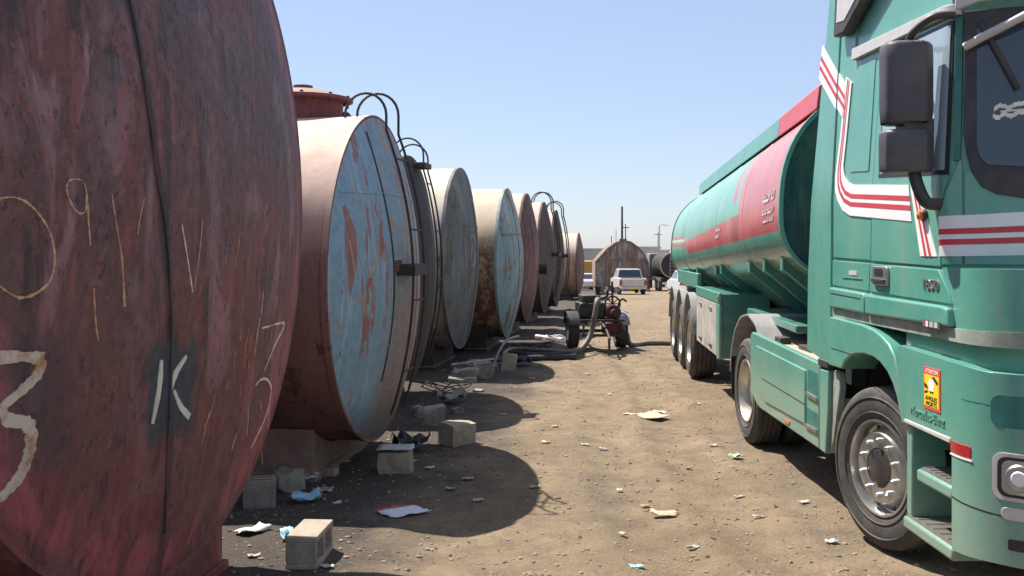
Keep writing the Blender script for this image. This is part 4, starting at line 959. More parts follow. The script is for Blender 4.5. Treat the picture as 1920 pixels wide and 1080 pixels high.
def script(y0, z0, size, wd_, seed):
    r = random.Random(seed); y = y0
    while y < y0 + wd_:
        L = size * r.uniform(.7, 1.3); k = r.random()
        if k < .4: P = [(y, z0 + size * .9), (y + .01, z0 + size * .3), (y + L * .5, z0), (y + L, z0 + size * .15)]
        elif k < .7: P = [(y, z0 + size * .2), (y + L * .3, z0), (y + L * .7, z0 + size * .05), (y + L, z0 + size * .5)]
        else: P = [(y, z0 + size), (y + size * .12, z0 + size * .4), (y + size * .2, z0)]
        stroke(P, size * .28).build('lettering', 'fadedwhite', trailer)
        if r.random() < .6: stroke([(y + L * .3, z0 + size * .62), (y + L * .45, z0 + size * .66), (y + L * .55, z0 + size * .64)], size * .2).build('lettering', 'fadedwhite', trailer)
        y += L * .95
script(.28, .15, .075, .5, 1); script(.3, .04, .05, .48, 2); script(.32, -.03, .035, .42, 4); script(3.6, .05, .06, .4, 3); script(3.65, -.03, .04, .35, 6)
# transverse bolsters under the belly
def slab_y(name, poly, y, th, mat, parent=trailer):
    b = ZC - SL * y
    return MB().prism(poly, lambda a, z, tt: (a, tt, b + z), y - th / 2, y + th / 2).build(name, mat, parent, 30, .004)
M['keel'] = truck_paint('belly green', (.03, .2, .165), .4)  # darker copy of the green, with underside shade put into the colour
for D_ in (8.75, 9.6, 10.45, 12.55, 13.05, 15.1, 16.2, 17.2):
    y = D_ - 8.29
    slab_y('bolster', [(-1.14, -.28), (-1.14, -.45), (-.6, -.92), (.6, -.92), (1.14, -.45), (1.14, -.28)], y, .05, 'keel')
    for sg in (-1, 1):
        b = ZC - SL * y
        MB().bx(sg * 1.135, sg * 1.155, y - .045, y + .045, b - .46, b - .27).build('bolster_flange', 'green', trailer, 30, .003)
MB().prism([(-.95, -.5), (-.5, -.86), (.5, -.86), (.95, -.5), (.5, -.45), (-.5, -.45)], lambda a, z, tt: (a, tt, ZC - SL * tt + z), .1, LT - .2).build('keel', 'keel', trailer, 30)
for sg in (-1, 1): MB().bx(sg * .42, sg * .54, 1.2, LT, .98, 1.32).build('frame_beam', 'dark', trailer, 30)
MB().bx(-1.0, 1.0, .6, 3.2, 1.2, 1.27).build('coupler_plate', 'keel', trailer, 30, .01)
# tool box
M['boxdoor'] = simple('weathered steel door', (.46, .42, .38), .6, .2, .3, 5, .1, dust=.25)
tb = MB().bx(-1.2, -.62, 3.86, 6.22, .62, 1.40).build('tool_box', 'keel', trailer, 30, .01)
MB().bx(-1.232, -1.19, 3.84, 6.24, 1.28, 1.41).build('box_lid', 'green', tb, 30, .01)
MB().bx(-1.228, -1.19, 3.84, 4.12, .62, 1.275).build('box_frame', 'green', tb, 30, .008)
for y0, y1 in ((4.13, 5.15), (5.165, 6.2)):
    d1 = MB().bx(-1.226, -1.19, y0, y1, .63, 1.272).build('box_door', 'boxdoor', tb, 30, .008)
    MB().bx(-1.245, -1.22, (y0 + y1) / 2 - .1, (y0 + y1) / 2 + .1, 1.17, 1.2).build('latch', 'steel', d1, 30, .004)
    MB().bx(-1.245, -1.22, (y0 + y1) / 2 - .1, (y0 + y1) / 2 + .1, .70, .73).build('latch', 'black', d1, 30, .004)
MB().bx(-1.24, -1.2, 3.87, 3.95, 1.31, 1.37).build('marker_lamp', 'amber', tb, 30, .004)
# side panel above the axles
MB().bx(-1.2, -1.14, 6.35, 9.3, 1.36, 1.58).build('side_board', 'green', trailer, 30, .01)
MB().bx(-.9, .9, 6.3, LT, 1.18, 1.3).build('axle_frame', 'dark', trailer, 30)
for k, y in enumerate((7.12, 8.43, 9.74)):
    for sg in (-1, 1):
        wheel(trailer, Matrix.Translation((sg * 1.06, y, .515)) @ (Matrix.Rotation(math.pi, 4, 'Z') if sg > 0 else Matrix.Identity(4)), 'drive', .525, .36, nuts=(sg < 0), detail=(sg < 0))
        vs = []; na = 18
        for j in range(na + 1):
            a = math.radians(12 + 156 * j / na); q = (.66 * math.cos(a) * 1.02, .66 * math.sin(a) * (1.12 if 50 < math.degrees(a) < 130 else 1.1))
            for kk in (1., .97): vs += [(sg * 1.26, y + q[0] * kk, .54 + q[1] * kk), (sg * .84, y + q[0] * kk, .54 + q[1] * kk)]
        fs = []
        for j in range(na):
            a = j * 4; b = a + 4; fs += [(a, a + 1, b + 1, b), (a + 2, b + 2, b + 3, a + 3), (a, b, b + 2, a + 2), (a + 1, a + 3, b + 3, b + 1)]
        MB().add(vs, fs).build('mudguard', 'grey', trailer, 30)
    MB().cyl((-1., y, .52), (1., y, .52), .07).build('axle', 'dark', trailer)
# landing legs
for sg in (-1, 1):
    lg = MB().bx(sg * .62, sg * .76, 3.4, 3.52, .36, 1.2).build('landing_leg', 'dark', trailer, 30)
    MB().bx(sg * .56, sg * .82, 3.33, 3.59, .32, .36).build('foot', 'whitepipe', lg, 30, .006)
# ------------------------------------------------------------------ blocks, rubble and litter on the ground
def gz(x, y): return float(zg(x, y))
def rough_block(name, label, loc, size, rz, mat, seed, group=None, amp=.02, tilt=(0, 0), cat='block'):
    bm = bmesh.new(); bmesh.ops.create_cube(bm, size=1.); bmesh.ops.subdivide_edges(bm, edges=bm.edges[:], cuts=5, use_grid_fill=True)
    r = np.random.default_rng(seed); o = r.random(3) * 50; sx, sy, sz = size
    for v in bm.verts:
        p = np.array(v.co) * np.array(size); e = sum(abs(c_) > .49 for c_ in v.co)
        k = amp * (1.6 if e >= 2 else .7)
        d = np.array([vnoise(np.array(p[1] + o[0] + i * 3), np.array(p[2] + p[0] + o[1]), 9., 40 + i) for i in range(3)]) * 2 * k
        if e >= 2: p = p * (1 - .02 * e)
        v.co = Vector(p + d)
    me_ = bpy.data.meshes.new(name); bm.to_mesh(me_); bm.free(); me_.shade_smooth(); me_.set_sharp_from_angle(angle=math.radians(40))
    ob = link(name, me_, mat); ob.location = (loc[0], loc[1], gz(*loc[:2]) + sz / 2 - .022 + (loc[2] if len(loc) > 2 else 0)); ob.rotation_euler = (tilt[0], tilt[1], rz)
    return tag(ob, label, cat, group)
# hollow block lying on its side in the foreground
hb = thing('concrete_block', 'sunlit hollow concrete block lying on its side in the left foreground', 'block', (-1.275, 6.39, gz(-1.275, 6.39) - .006), -.07)
W_, L_, H_ = .195, .42, .2
mb = MB(); mb.bx(-W_ / 2, W_ / 2, -L_ / 2, L_ / 2, H_ - .035, H_).bx(-W_ / 2, W_ / 2, -L_ / 2, L_ / 2, 0, .035)
for y0, y1 in ((-L_ / 2 + .001, -L_ / 2 + .036), (-.018, .018), (L_ / 2 - .036, L_ / 2 - .001)): mb.bx(-W_ / 2 + .002, W_ / 2 - .002, y0, y1, .034, H_ - .034)
mb.build('block_body', 'concrete', hb, 30, .006)
def hollow_upright(label, loc, rz, mat, group=None, size=(.2, .4, .2)):
    w, l, h = size; o = thing('concrete_block', label, 'block', (loc[0], loc[1], gz(*loc) - .008), rz, group)
    mb = MB(); e = .032
    mb.bx(-w / 2, -w / 2 + e, -l / 2, l / 2, 0, h).bx(w / 2 - e, w / 2, -l / 2, l / 2, 0, h)
    for y0 in (-l / 2 + .001, -e / 2, l / 2 - e - .001): mb.bx(-w / 2 + e - .002, w / 2 - e + .002, y0, y0 + e, .002, h - .002)
    mb.build('block_body', mat, o, 30, .006); return o
rough_block('concrete_block', 'grey concrete block with a white sheet of paper on top', (-1.005, 8.78), (.27, .24, .215), .05, 'concrete', 1)
rough_block('concrete_block', 'large concrete block turned cornerwise in the shade of the blue ended tank', (-.55, 10.12), (.30, .26, .235), .75, 'concrete', 2, amp=.008)
rough_block('concrete_block', 'small concrete block standing behind the cornerwise block', (-.87, 11.3), (.24, .22, .23), .1, 'concrete2', 3)
rough_block('concrete_slab', 'flat concrete slab, lower of the two by the grey tank', (-.73, 14.9), (.42, .32, .09), .1, 'concrete2', 4, cat='slab')
rough_block('concrete_slab', 'flat concrete slab, upper of the two by the grey tank', (-.70, 15.05, .08), (.38, .3, .1), -.15, 'concrete2', 5, cat='slab')
rough_block('concrete_block', 'concrete block right of the two flat slabs by the grey tank', (-.44, 15.4), (.30, .26, .24), .2, 'concrete2', 6)
rough_block('stone_slab', 'pale upright stone slab leaning beside the pump hose', (-.04, 16.3), (.24, .1, .30), .15, 'concrete', 7, tilt=(-.2, .12), cat='slab')
hollow_upright('grey hollow block standing open between the two nearest tanks', (-1.93, 7.75), .2, 'concrete2', size=(.24, .2, .22))
rough_block('rubble_chunk', 'broken grey concrete chunk beside the hollow block at the near tanks', (-1.84, 8.28), (.22, .2, .15), .5, 'concrete2', 9, amp=.03, cat='rubble')
rough_block('rubble_chunk', 'long brown rubble chunk under the near end of the second tank', (-1.93, 8.66), (.2, .1, .07), .3, 'concrete2', 10, amp=.02, cat='rubble')
rough_block('rubble_chunk', 'tan rubble chunk at the foot of the blue ended tank', (-1.57, 8.75), (.15, .1, .08), -.3, 'concrete', 11, amp=.02, cat='rubble')
rough_block('rubble_chunk', 'flat grey chunk lying below the ladder of the blue ended tank', (-1.02, 12.0), (.22, .18, .12), .2, 'concrete2', 12, amp=.03, cat='rubble')
r = random.Random(5); RUB = []
ORD = 'first second third fourth fifth sixth seventh eighth ninth tenth eleventh twelfth thirteenth fourteenth fifteenth sixteenth seventeenth eighteenth'.split()
for k in range(16):
    y = r.uniform(12.2, 18.5); x = -1.15 + .122 * (y - 9.6) * .75 + r.uniform(-.35, .35)
    RUB.append((y, x))
for k, (y, x) in enumerate(sorted(RUB)):
    rough_block('rubble_piece', f'small rubble piece in the shade along the tank feet, {ORD[k]} nearest the camera', (x, y), (r.uniform(.08, .2), r.uniform(.07, .15), r.uniform(.04, .1)), r.uniform(0, 3), 'concrete2', 20 + k, 'rubble pieces along the tank feet', .02, (r.uniform(-.2, .2), 0), 'rubble')

M['tarp'] = simple('dark sacking', (.035, .036, .042), .8, 0, .3, 6, .2)
def sheet(name, label, loc, size, rz, mat, seed, group=None, curl=.02, cat='litter', dz=.0, ragged=.12):
    r = np.random.default_rng(seed); n = 7; vs = []; w, l = size
    for i in range(n):
        for j in range(n):
            u = i / (n - 1) - .5; v = j / (n - 1) - .5
            e = max(abs(u), abs(v)) > .45
            x = u * w * (1 + (r.random() - .5) * ragged * e * 2); y = v * l * (1 + (r.random() - .5) * ragged * e * 2)
            z = curl * (abs(float(vnoise(np.array(u * 2 + seed), np.array(v * 2), 1.4, 50))) * 2 + .5 * u * u + .25 * (r.random()))
            vs.append((x, y, z))
    fs = [(i * n + j, (i + 1) * n + j, (i + 1) * n + j + 1, i * n + j + 1) for i in range(n - 1) for j in range(n - 1)]
    mb = MB().add(vs, fs); ob = mb.build(name, mat, None, 60)
    s_ = ob.modifiers.new('thickness', 'SOLIDIFY'); s_.thickness = .002
    ob.location = (loc[0], loc[1], gz(*loc[:2]) + .006 + dz); ob.rotation_euler = (0, 0, rz)
    return tag(ob, label, cat, group)
sheet('paper_sheet', 'white sheet of paper lying on the concrete block', (-1.005, 8.78), (.31, .25), .05, 'paper', 1, dz=.204, curl=.012, ragged=.05)
t = NT('newspaper'); xo = t.xyz(); g = t.noise(60, 3)
c = t.mix(t.ramp(g, .45, .55), (.62, .64, .67), (.75, .77, .8)); c = t.mix(t.ramp(xo[1], .07, .075), c, (.55, .12, .15)); M['newsprint'] = t.fin(c, .8)
sheet('newspaper', 'crumpled newspaper with a red strip on the shaded dirt', (-.80, 7.42), (.33, .26), .55, 'newsprint', 2, curl=.03, ragged=.1)
sheet('cardboard_sheet', 'flat tan cardboard sheet on the sunlit dirt before the truck drive wheel', (1.57, 11.75), (.42, .42), .4, 'card', 3, curl=.03, ragged=.15)
sheet('plastic_sheet', 'clear grey plastic wrapper at the edge of the cardboard sheet', (1.73, 12.05), (.2, .2), .2, 'plastic_white', 4, curl=.04)
sheet('cardboard_curl', 'curled strip of brown cardboard on the foreground dirt', (1.13, 7.5), (.2, .07), -.3, 'card', 5, curl=.05)
sheet('plastic_bag', 'pale blue plastic bag in the shade by the hollow block', (-1.60, 7.86), (.22, .14), .3, 'plastic_blue', 6, curl=.09)
sheet('plastic_bag', 'pale blue plastic scrap on the sunlit patch left of the foreground block', (-1.50, 6.78), (.1, .09), .3, 'plastic_blue', 7, curl=.08)
sheet('plastic_bag', 'pale blue plastic scrap flat on the bottom foreground dirt', (.77, 6.25), (.09, .05), .3, 'plastic_blue', 8, curl=.01)
sheet('wrapper', 'pale green and white wrapper near the truck drive wheel', (2.08, 9.4), (.12, .1), .6, 'plastic_green', 9, curl=.04)
sheet('paper_sheet', 'torn paper on the sunlit patch between the first two tanks', (-1.78, 6.98), (.22, .14), .9, 'paper', 10, curl=.04)
sheet('paper_sheet', 'round grey paper plate in the shade by the second tank saddle', (-1.53, 8.2), (.16, .13), .2, 'plastic_white', 11, curl=.02)
sheet('paper_sheet', 'crumpled white paper near the second tank saddle', (-1.72, 8.5), (.19, .1), -.2, 'paper', 12, curl=.08)
SUNLIT = [(.335, 10.1), (.72, 9.99), (.889, 9.88), (1.976, 9.96), (1.583, 9.06), (.875, 8.23), (1.805, 8.09), (1.028, 7.82), (1.816, 7.47), (2.25, 7.8), (2.135, 6.77), (1.195, 6.68), (.754, 6.92), (.187, 8.25), (.473, 11.09), (1.31, 13.62), (2.3, 12.6), (1.2, 16.0)]
for k, (x, y) in enumerate(sorted(SUNLIT, key=lambda p: p[1])):
    sheet('paper_scrap', f'small pale litter scrap on the sunlit aisle dirt, {ORD[k]} nearest the camera', (x, y), (r.uniform(.04, .09), r.uniform(.03, .055)), r.uniform(-.6, .6), ('plastic_white', 'paper', 'card')[k % 3], 60 + k, 'litter scraps on the sunlit dirt', .02)
SHADE = [(.015, 14.25), (.3, 15.2), (-.722, 8.9), (-.37, 8.46), (-.268, 7.83), (-.905, 9.19), (-1.347, 7.8), (-1.51, 9.19), (-1.63, 6.4), (-1.13, 6.2), (-.5, 8.2), (-.1, 12.0), (-.55, 13.6)]
for k, (x, y) in enumerate(sorted(SHADE, key=lambda p: p[1])):
    sheet('paper_scrap', f'small pale litter scrap on the shaded dirt beside the tanks, {ORD[k]} nearest the camera', (x, y), (r.uniform(.05, .1), r.uniform(.025, .05)), r.uniform(-.6, .6), ('paper', 'plastic_white')[k % 2], 90 + k, 'litter scraps on the shaded dirt', .02)
# ------------------------------------------------------------------ pump cart, hoses and pipes
cart = thing('pump_cart', 'two wheeled fuel pump cart with black engine and dark red pump', 'pump cart', (1.64, 19.7, gz(1.64, 19.7)), .08)
for sg in (-1, 1):
    wh = wheel(cart, Matrix.Translation((sg * .47, 0, .335)) @ (Matrix.Rotation(math.pi, 4, 'Z') if sg > 0 else Matrix.Identity(4)), 'drive', .335, .2, nuts=False, detail=False)
    vs = []
    for j in range(13):
        a = math.radians(20 + 140 * j / 12)
        for kk in (.385, .372): vs += [(sg * .6, kk * math.cos(a), .335 + kk * math.sin(a)), (sg * .36, kk * math.cos(a), .335 + kk * math.sin(a))]
    MB().add(vs, [f_ for j in range(12) for f_ in ((j * 4, j * 4 + 1, j * 4 + 5, j * 4 + 4), (j * 4 + 2, j * 4 + 6, j * 4 + 7, j * 4 + 3))]).build('mudguard', 'grey' if sg > 0 else 'iron', cart, 40)
MB().cyl((-.42, 0, .335), (.42, 0, .335), .03).build('axle', 'iron', cart)
for x in (-.3, .3): MB().bx(x - .025, x + .025, -.7, .75, .5, .56).build('frame_beam', 'iron', cart, 30, .004)
for y in (-.7, -.1, .7): MB().bx(-.42, .42, y - .025, y + .025, .561, .6).build('cross_member', 'iron', cart, 30, .004)
MB().bx(-.40, .40, -.74, -.70, .28, .33).build('lower_bar', 'iron', cart, 30, .004)
for x in (-.36, .36): MB().bx(x - .02, x + .02, -.735, -.705, .331, .5).build('post', 'iron', cart, 30, .003)
en = MB().bx(-.38, .1, -.45, .3, .6, .9).build('engine', 'black', cart, 30, .03)
MB().bx(-.33, .02, -.38, .2, .9, 1.04).build('cylinder_head', 'black', en, 30, .02)
MB().cyl((-.3, -.46, .78), (-.3, -.54, .78), .13, n=24).build('fan_cover', 'iron', en)
MB().cyl((.0, -.2, .98), (.0, -.2, 1.18), .05, n=14).cyl((.0, -.2, 1.17), (.0, -.2, 1.21), .075, n=14).build('air_filter', 'iron', en)
MB().tube(smooth_path([(.05, 0, .95), (.2, 0, 1.0), (.22, .02, 1.12), (.22, .12, 1.16)], 5), .028, 10).build('exhaust', 'iron', en, 60)
for k in range(6): MB().bx(-.385, .105, -.4 + k * .1, -.385 + k * .1, .64, .88).build('cooling_fin', 'iron', en)
pm = MB().lathe([(-.12, .05), (-.11, .13), (-.1, .145), (.1, .145), (.11, .13), (.12, .05)], 28, 'Y').move(Matrix.Translation((.24, -.45, .72))).build('pump', 'darkred', cart)
MB().bx(.06, .40, -.66, -.2, .30, .54).build('fuel_tank', 'darkred', cart, 30, .03)
MB().cyl((.24, -.6, .72), (.24, -.72, .72), .07, n=18).build('pump_flange', 'iron', pm)
MB().lathe([(-.02, .16), (.02, .16), (.02, .13), (-.02, .13), (-.02, .16)], 28, 'Y').move(Matrix.Translation((.3, -.1, .86))).build('flywheel', 'iron', cart)
for a in range(4): MB().box((.3, -.1, .86), (.02, .015, .27), Matrix.Rotation(a * math.pi / 4, 3, 'Y')).build('spoke', 'iron', cart)
MB().tube([(.36, .3, .55), (.37, .3, .9), (.36, .28, 1.28)], .022, 8).build('mast', 'iron', cart)
MB().tube(smooth_path([(.42, .1, .6), (.45, .05, .85), (.5, -.05, .95), (.58, -.05, .9)], 5), .02, 8).build('control_lever', 'iron', cart)
lp = MB().lathe([(0, .06), (.05, .06), (.08, .03), (.08, 0)], 18, 'Y').move(Matrix.Translation((.45, .2, 1.12))).build('work_lamp', 'chrome', cart)
MB().tube([(0, -.7, .53), (0, -1.2, .42), (0, -1.5, .3)], .025, 8).build('tow_bar', 'iron', cart)
MB().cyl((0, -1.42, .32), (0, -1.42, 0), .022, n=8).build('prop_stand', 'iron', cart)
def hose(name, label, P, r, group=None, mat='hose', cat='hose'):
    q = smooth_path(P, 14); mb = MB().tube(q, r, 12, rfun=lambda i: r * (1.07 if i % 2 else .95))
    return tag(mb.build(name, mat, None, 50), label, cat, group)
def G(x, y, dz=.05): return (x, y, gz(x, y) + dz)
hose('suction_hose', 'thick grey hose arching from the pump cart down along the shaded ground', [(1.62, 19.1, .98), (1.58, 18.85, .95), (1.53, 18.75, .7), (1.45, 18.7, .35), (1.25, 18.5, .1), (.95, 18.35, .06), (.55, 18.6, .06), (.1, 18.9, .06), (-.1, 18.5, .06), (-.15, 17.6, .06)], .05)
hose('ground_hose', 'black hose looping on the shaded dirt under the thick grey hose', [G(-.35, 17.2), G(.05, 17.5), G(.45, 17.7), G(.85, 17.75), G(1.1, 18.0), G(1.0, 18.25), G(.6, 18.15), G(.2, 18.2), G(-.2, 18.6)], .055, mat='iron')
hose('delivery_hose', 'dark hose running over the dirt from the pump cart to the trailer wheels', [(2.0, 19.4, .6), (2.2, 19.5, .3), G(2.35, 20.0), G(2.8, 20.3), G(3.4, 20.3), G(4.1, 20.1)], .05)
tag(MB().cyl((.50, 21.2, .10), (1.12, 20.75, .06), .045, n=14).build('white_pipe', 'whitepipe', None), 'white pipe lying on the shaded ground left of the pump cart', 'pipe')
tag(MB().tube(smooth_path([(-.3, 16.55, .02), (-.24, 16.6, .2), (-.1, 16.65, .42), (.12, 16.7, .5)], 6), .022, 10).build('bent_pipe', 'steel', None), 'bent grey pipe leaning behind the upright stone slab', 'pipe')
tag(MB().cyl(G(-.95, 15.9, .12), G(-.3, 16.5, .16), .025, n=10).build('steel_bar', 'steel', None), 'thin steel bar lying over the rubble by the grey tank', 'bar')
def wire(label, cx_, cy_, rr_, seed, th=.008, mat='iron'):
    q = random.Random(seed); P = []
    for k in range(26):
        a = k * .75 + q.uniform(-.3, .3); d = rr_ * q.uniform(.35, 1.)
        x = cx_ + d * 1.5 * math.cos(a); y = cy_ + d * math.sin(a); P.append((x, y, gz(x, y) + .02 + q.uniform(0, .14)))
    tag(MB().tube(smooth_path(P, 4), th, 6).build('tangled_wire', mat, None, 60), label, 'wire')
wire('tangle of dark wire at the foot of the dark brown tank', -.95, 13.9, .3, 1)
wire('tangle of dull steel wire under the grey tank end', -.62, 16.2, .28, 2, .007, 'steel')
wire('tangle of dark cable on the ground under the teal tank end', .35, 19.2, .32, 3, .012)
wire('pale cable tangle beside the left wheel of the pump cart', .95, 20.9, .22, 4, .012, 'whitepipe')
sheet('sack', 'dark crumpled sack below the ladder of the blue ended tank', (-.98, 9.75), (.34, .26), .4, 'tarp', 140, curl=.2)
sheet('sack', 'grey crumpled sack beside the rubble at the dark brown tank', (-.75, 12.9), (.3, .24), .9, 'concrete2', 141, curl=.16)
sheet('sack', 'dark crumpled sack on the ground before the teal tank end', (.2, 17.0), (.36, .26), 1.4, 'tarp', 142, curl=.16)
# ------------------------------------------------------------------ background vehicles and structures
def vehicle(name, label, cat, loc, rz, prof, W, roof, mat, wheels, R, extras=None, glass=True):
    """prof: body side outline (y, z), roof: greenhouse outline; the rear is towards -y"""
    o = thing(name, label, cat, loc, rz)
    MB().prism(prof, lambda a, b, tt: (tt, a, b), -W / 2, W / 2).build('body', mat, o, 30, .06, 3)
    h0 = min(p[1] for p in roof); h1 = max(p[1] for p in roof)
    def tap(a, b, tt): return (tt * (1 - .16 * (b - h0) / (h1 - h0)), a, b)
    MB().prism(roof, tap, -W / 2 + .04, W / 2 - .04).build('cabin', mat, o, 30, .05, 3)
    ys = sorted(roof); rb, rt = roof[0], roof[1]; ft, fb = roof[2], roof[3]
    def q(a, b, u): return (a[0] + (b[0] - a[0]) * u, a[1] + (b[1] - a[1]) * u)
    for nm, (a, b), dy in (('rear_window', (rb, rt), -.012), ('windscreen', (fb, ft), .012)):
        p0 = q(a, b, .12); p1 = q(a, b, .88); w0 = (W / 2 - .14) * (1 - .02); w1 = (W / 2 - .14) * .86
        MB().add([(-w0, p0[0] + dy, p0[1] + .01), (w0, p0[0] + dy, p0[1] + .01), (w1, p1[0] + dy, p1[1] + .01), (-w1, p1[0] + dy, p1[1] + .01), (-w0, p0[0] - dy, p0[1]), (w0, p0[0] - dy, p0[1]), (w1, p1[0] - dy, p1[1]), (-w1, p1[0] - dy, p1[1])], [(0, 1, 2, 3), (7, 6, 5, 4), (0, 4, 5, 1), (1, 5, 6, 2), (2, 6, 7, 3), (3, 7, 4, 0)]).build(nm, 'glass', o)
    for sg in (-1, 1):
        for u0, u1 in ((.08, .48), (.53, .92)):
            b0 = q(rb, fb, u0); b1 = q(rb, fb, u1); t0 = q(rt, ft, max(0.04, u0)); t1 = q(rt, ft, min(.96, u1)); pts = []
            for (a, b), zz in ((b0, .1), (b1, .1), (t1, .9), (t0, .9)):
                z_ = h0 + (h1 - h0) * zz; pts.append((a, z_))
            xs_ = lambda z_: sg * (W / 2 - .04) * (1 - .16 * (z_ - h0) / (h1 - h0)) + sg * .006
            MB().add([(xs_(z_), a, z_) for a, z_ in pts] + [(xs_(z_) - sg * .02, a, z_) for a, z_ in pts], [(0, 1, 2, 3), (7, 6, 5, 4)] + [(i, (i + 1) % 4, 4 + (i + 1) % 4, 4 + i) for i in range(4)]).build('side_window', 'glass', o)
    for y in wheels:
        for sg in (-1, 1):
            wheel(o, Matrix.Translation((sg * (W / 2 - .12), y, R)) @ (Matrix.Rotation(math.pi, 4, 'Z') if sg > 0 else Matrix.Identity(4)), 'drive', R, .23, nuts=False, detail=False)
    return o
pk = vehicle('pickup_truck', 'cream pickup truck seen from behind in front of the rusty shed', 'pickup', (7.9, 66.0, float(zg(7.9, 67.5))), .02,
    [(0, .52), (0, 1.12), (1.75, 1.14), (1.8, 1.16), (3.5, 1.12), (4.9, 1.02), (5.05, .55), (4.6, .42), (.25, .42)], 1.82, [(1.62, 1.1), (1.78, 1.70), (3.0, 1.72), (3.75, 1.1)], 'pick_white', (1.05, 4.05), .36)
MB().bx(-.68, .68, -.02, .02, .58, 1.08).build('tailgate', 'pick_white', pk, 30, .015)
for sg in (-1, 1): MB().bx(sg * .72, sg * .9, -.03, .04, .68, 1.0).build('tail_light', 'taillight', pk, 30, .01)
bp = MB().bx(-.88, .88, -.16, .0, .42, .56).build('bumper', 'trim', pk, 30, .03)
MB().bx(-.26, .26, -.17, -.155, .45, .55).build('number_plate', 'yellow', pk)
MB().bx(-.7, .7, .1, 1.55, 1.13, 1.15).build('bed_cover', 'dark', pk)
def sedan(label, loc, rz, mat, L=4.4, W=1.72):
    v = vehicle('parked_car', label, 'car', loc, rz, [(0, .35), (-.02, .72), (.12, .9), (1.0, .95), (3.1, .93), (4.15, .78), (4.3, .5), (4.2, .32), (.1, .3)], W, [(.75, .92), (1.3, 1.38), (2.35, 1.40), (3.2, .92)], mat, (.85, 3.45), .3)
    for sg in (-1, 1): MB().bx(sg * .5, sg * .8, -.03, .05, .66, .8).build('tail_light', 'taillight', v, 30, .01)
    MB().bx(-.8, .8, -.08, .02, .38, .55).build('bumper', mat, v, 30, .03)
    return v
sedan('white car parked right of the rusty shed beside the pickup', (16.0, 106, float(zg(16., 108.))), .1, 'car_white')
sedan('white car half hidden behind the rear of the tank trailer', (9.75, 54, float(zg(9.7, 56.))), .0, 'car_white')
sedan('grey white car parked behind the small tan tank at the left', (6.3, 82, float(zg(6.3, 84.))), .12, 'car_white')
# rusty arched shed
SD = 80.
shz = float(zg(9., 80.))
sh = thing('arched_shed', 'rusty arched sheet metal shed behind the pickup truck', 'shed', (8.75, SD, shz))
OUT = [(-2.15, 0), (-2.15, 2.3), (-1.75, 2.75), (-1.2, 3.35), (-.6, 3.78), (0, 3.98), (.6, 3.88), (1.2, 3.45), (1.65, 2.95), (2.0, 2.2), (2.1, 0)]
def roofz(x): return float(np.interp(x, [p[0] for p in OUT[1:10]], [p[1] for p in OUT[1:10]]))
M['sheet_a'] = rust_paint('weathered sheet', (.26, .225, .195), (.26, .16, .12), (.15, .125, .11), .5, .4, (.42, .38, .34), None, 1.4)
M['sheet_b'] = rust_paint('orange rust sheet', (.32, .19, .13), (.25, .14, .09), (.13, .08, .06), .5, .3, None, None, 2.4)
M['sheet_c'] = rust_paint('brown rust sheet', (.25, .18, .145), (.28, .17, .12), (.1, .07, .06), .5, .3, None, None, 3.4)
k = 0
for x0 in np.arange(-2.1, 2.0, .3):
    x1 = min(x0 + .288, 2.06); pts = [(x0, -.1), (x1, -.1), (x1, roofz(x1) - .03), ((x0 + x1) / 2, roofz((x0 + x1) / 2) - .03), (x0, roofz(x0) - .03)]
    MB().prism(pts, lambda a, b, tt: (a, tt, b), -.02 - .012 * (k % 2), .02).build('sheet', ('sheet_a', 'sheet_a', 'sheet_c', 'sheet_b', 'sheet_a', 'sheet_c', 'sheet_a', 'sheet_a', 'sheet_a', 'sheet_c', 'sheet_b', 'sheet_a', 'sheet_a', 'sheet_c')[k % 14], sh); k += 1
vs = []
for x, z in OUT:
    for y in (-.12, 3.): vs += [(x * 1.02, y, z * 1.01 - (.2 if z == 0 else 0)), (x * .99, y, z * .985 - (.2 if z == 0 else 0))]
m_ = len(OUT)
MB().add(vs, [f_ for i in range(m_ - 1) for f_ in ((i * 4, i * 4 + 2, i * 4 + 6, i * 4 + 4), (i * 4 + 1, i * 4 + 5, i * 4 + 7, i * 4 + 3), (i * 4, i * 4 + 4, i * 4 + 5, i * 4 + 1))]).build('roof', 'sheet_c', sh, 60)
MB().bx(-.25, .3, -.1, .4, 3.97, 4.12).build('roof_vent', 'sheet_c', sh, 30, .01)
for z_ in (1.2, 2.4): MB().bx(-1.95, 1.9, -.06, -.034, z_, z_ + .07).build('cross_rail', 'sheet_c', sh)
# yellow truck by the shed, dark tanker seen from behind
yt = thing('yellow_truck', 'yellow truck body standing behind the small tan tank', 'truck', (7.0, 97, float(zg(7., 97.))))
MB().bx(-1.1, 1.1, 0, 4.5, 1.0, 2.6).build('body', 'ochre', yt, 30, .08)
MB().bx(-.9, .9, .3, 5.6, .55, .98).build('chassis', 'dark', yt, 30)
for y in (.9, 4.6):
    for sg in (-1, 1): wheel(yt, Matrix.Translation((sg * .9, y, .48)) @ (Matrix.Rotation(math.pi, 4, 'Z') if sg > 0 else Matrix.Identity(4)), 'drive', .48, .28, nuts=False, detail=False)
dt = thing('tanker_truck', 'dark round ended tanker truck seen from behind near the trailer rear', 'truck', (12.4, 78, float(zg(12.4, 78.))))
MB().lathe([(0, .001), (-.0, .9), (.05, .98), (5, .98), (5, .0)], 40, 'Y').move(Matrix.Translation((0, 0, 2.0))).build('tank', 't3end', dt)
MB().lathe([(-.03, .93), (-.03, 1.0), (.05, 1.0)], 40, 'Y').move(Matrix.Translation((0, 0, 2.0))).build('rim', 'steel', dt)
MB().bx(-.9, .9, .1, 7, .7, 1.04).build('chassis', 'dark', dt, 30)
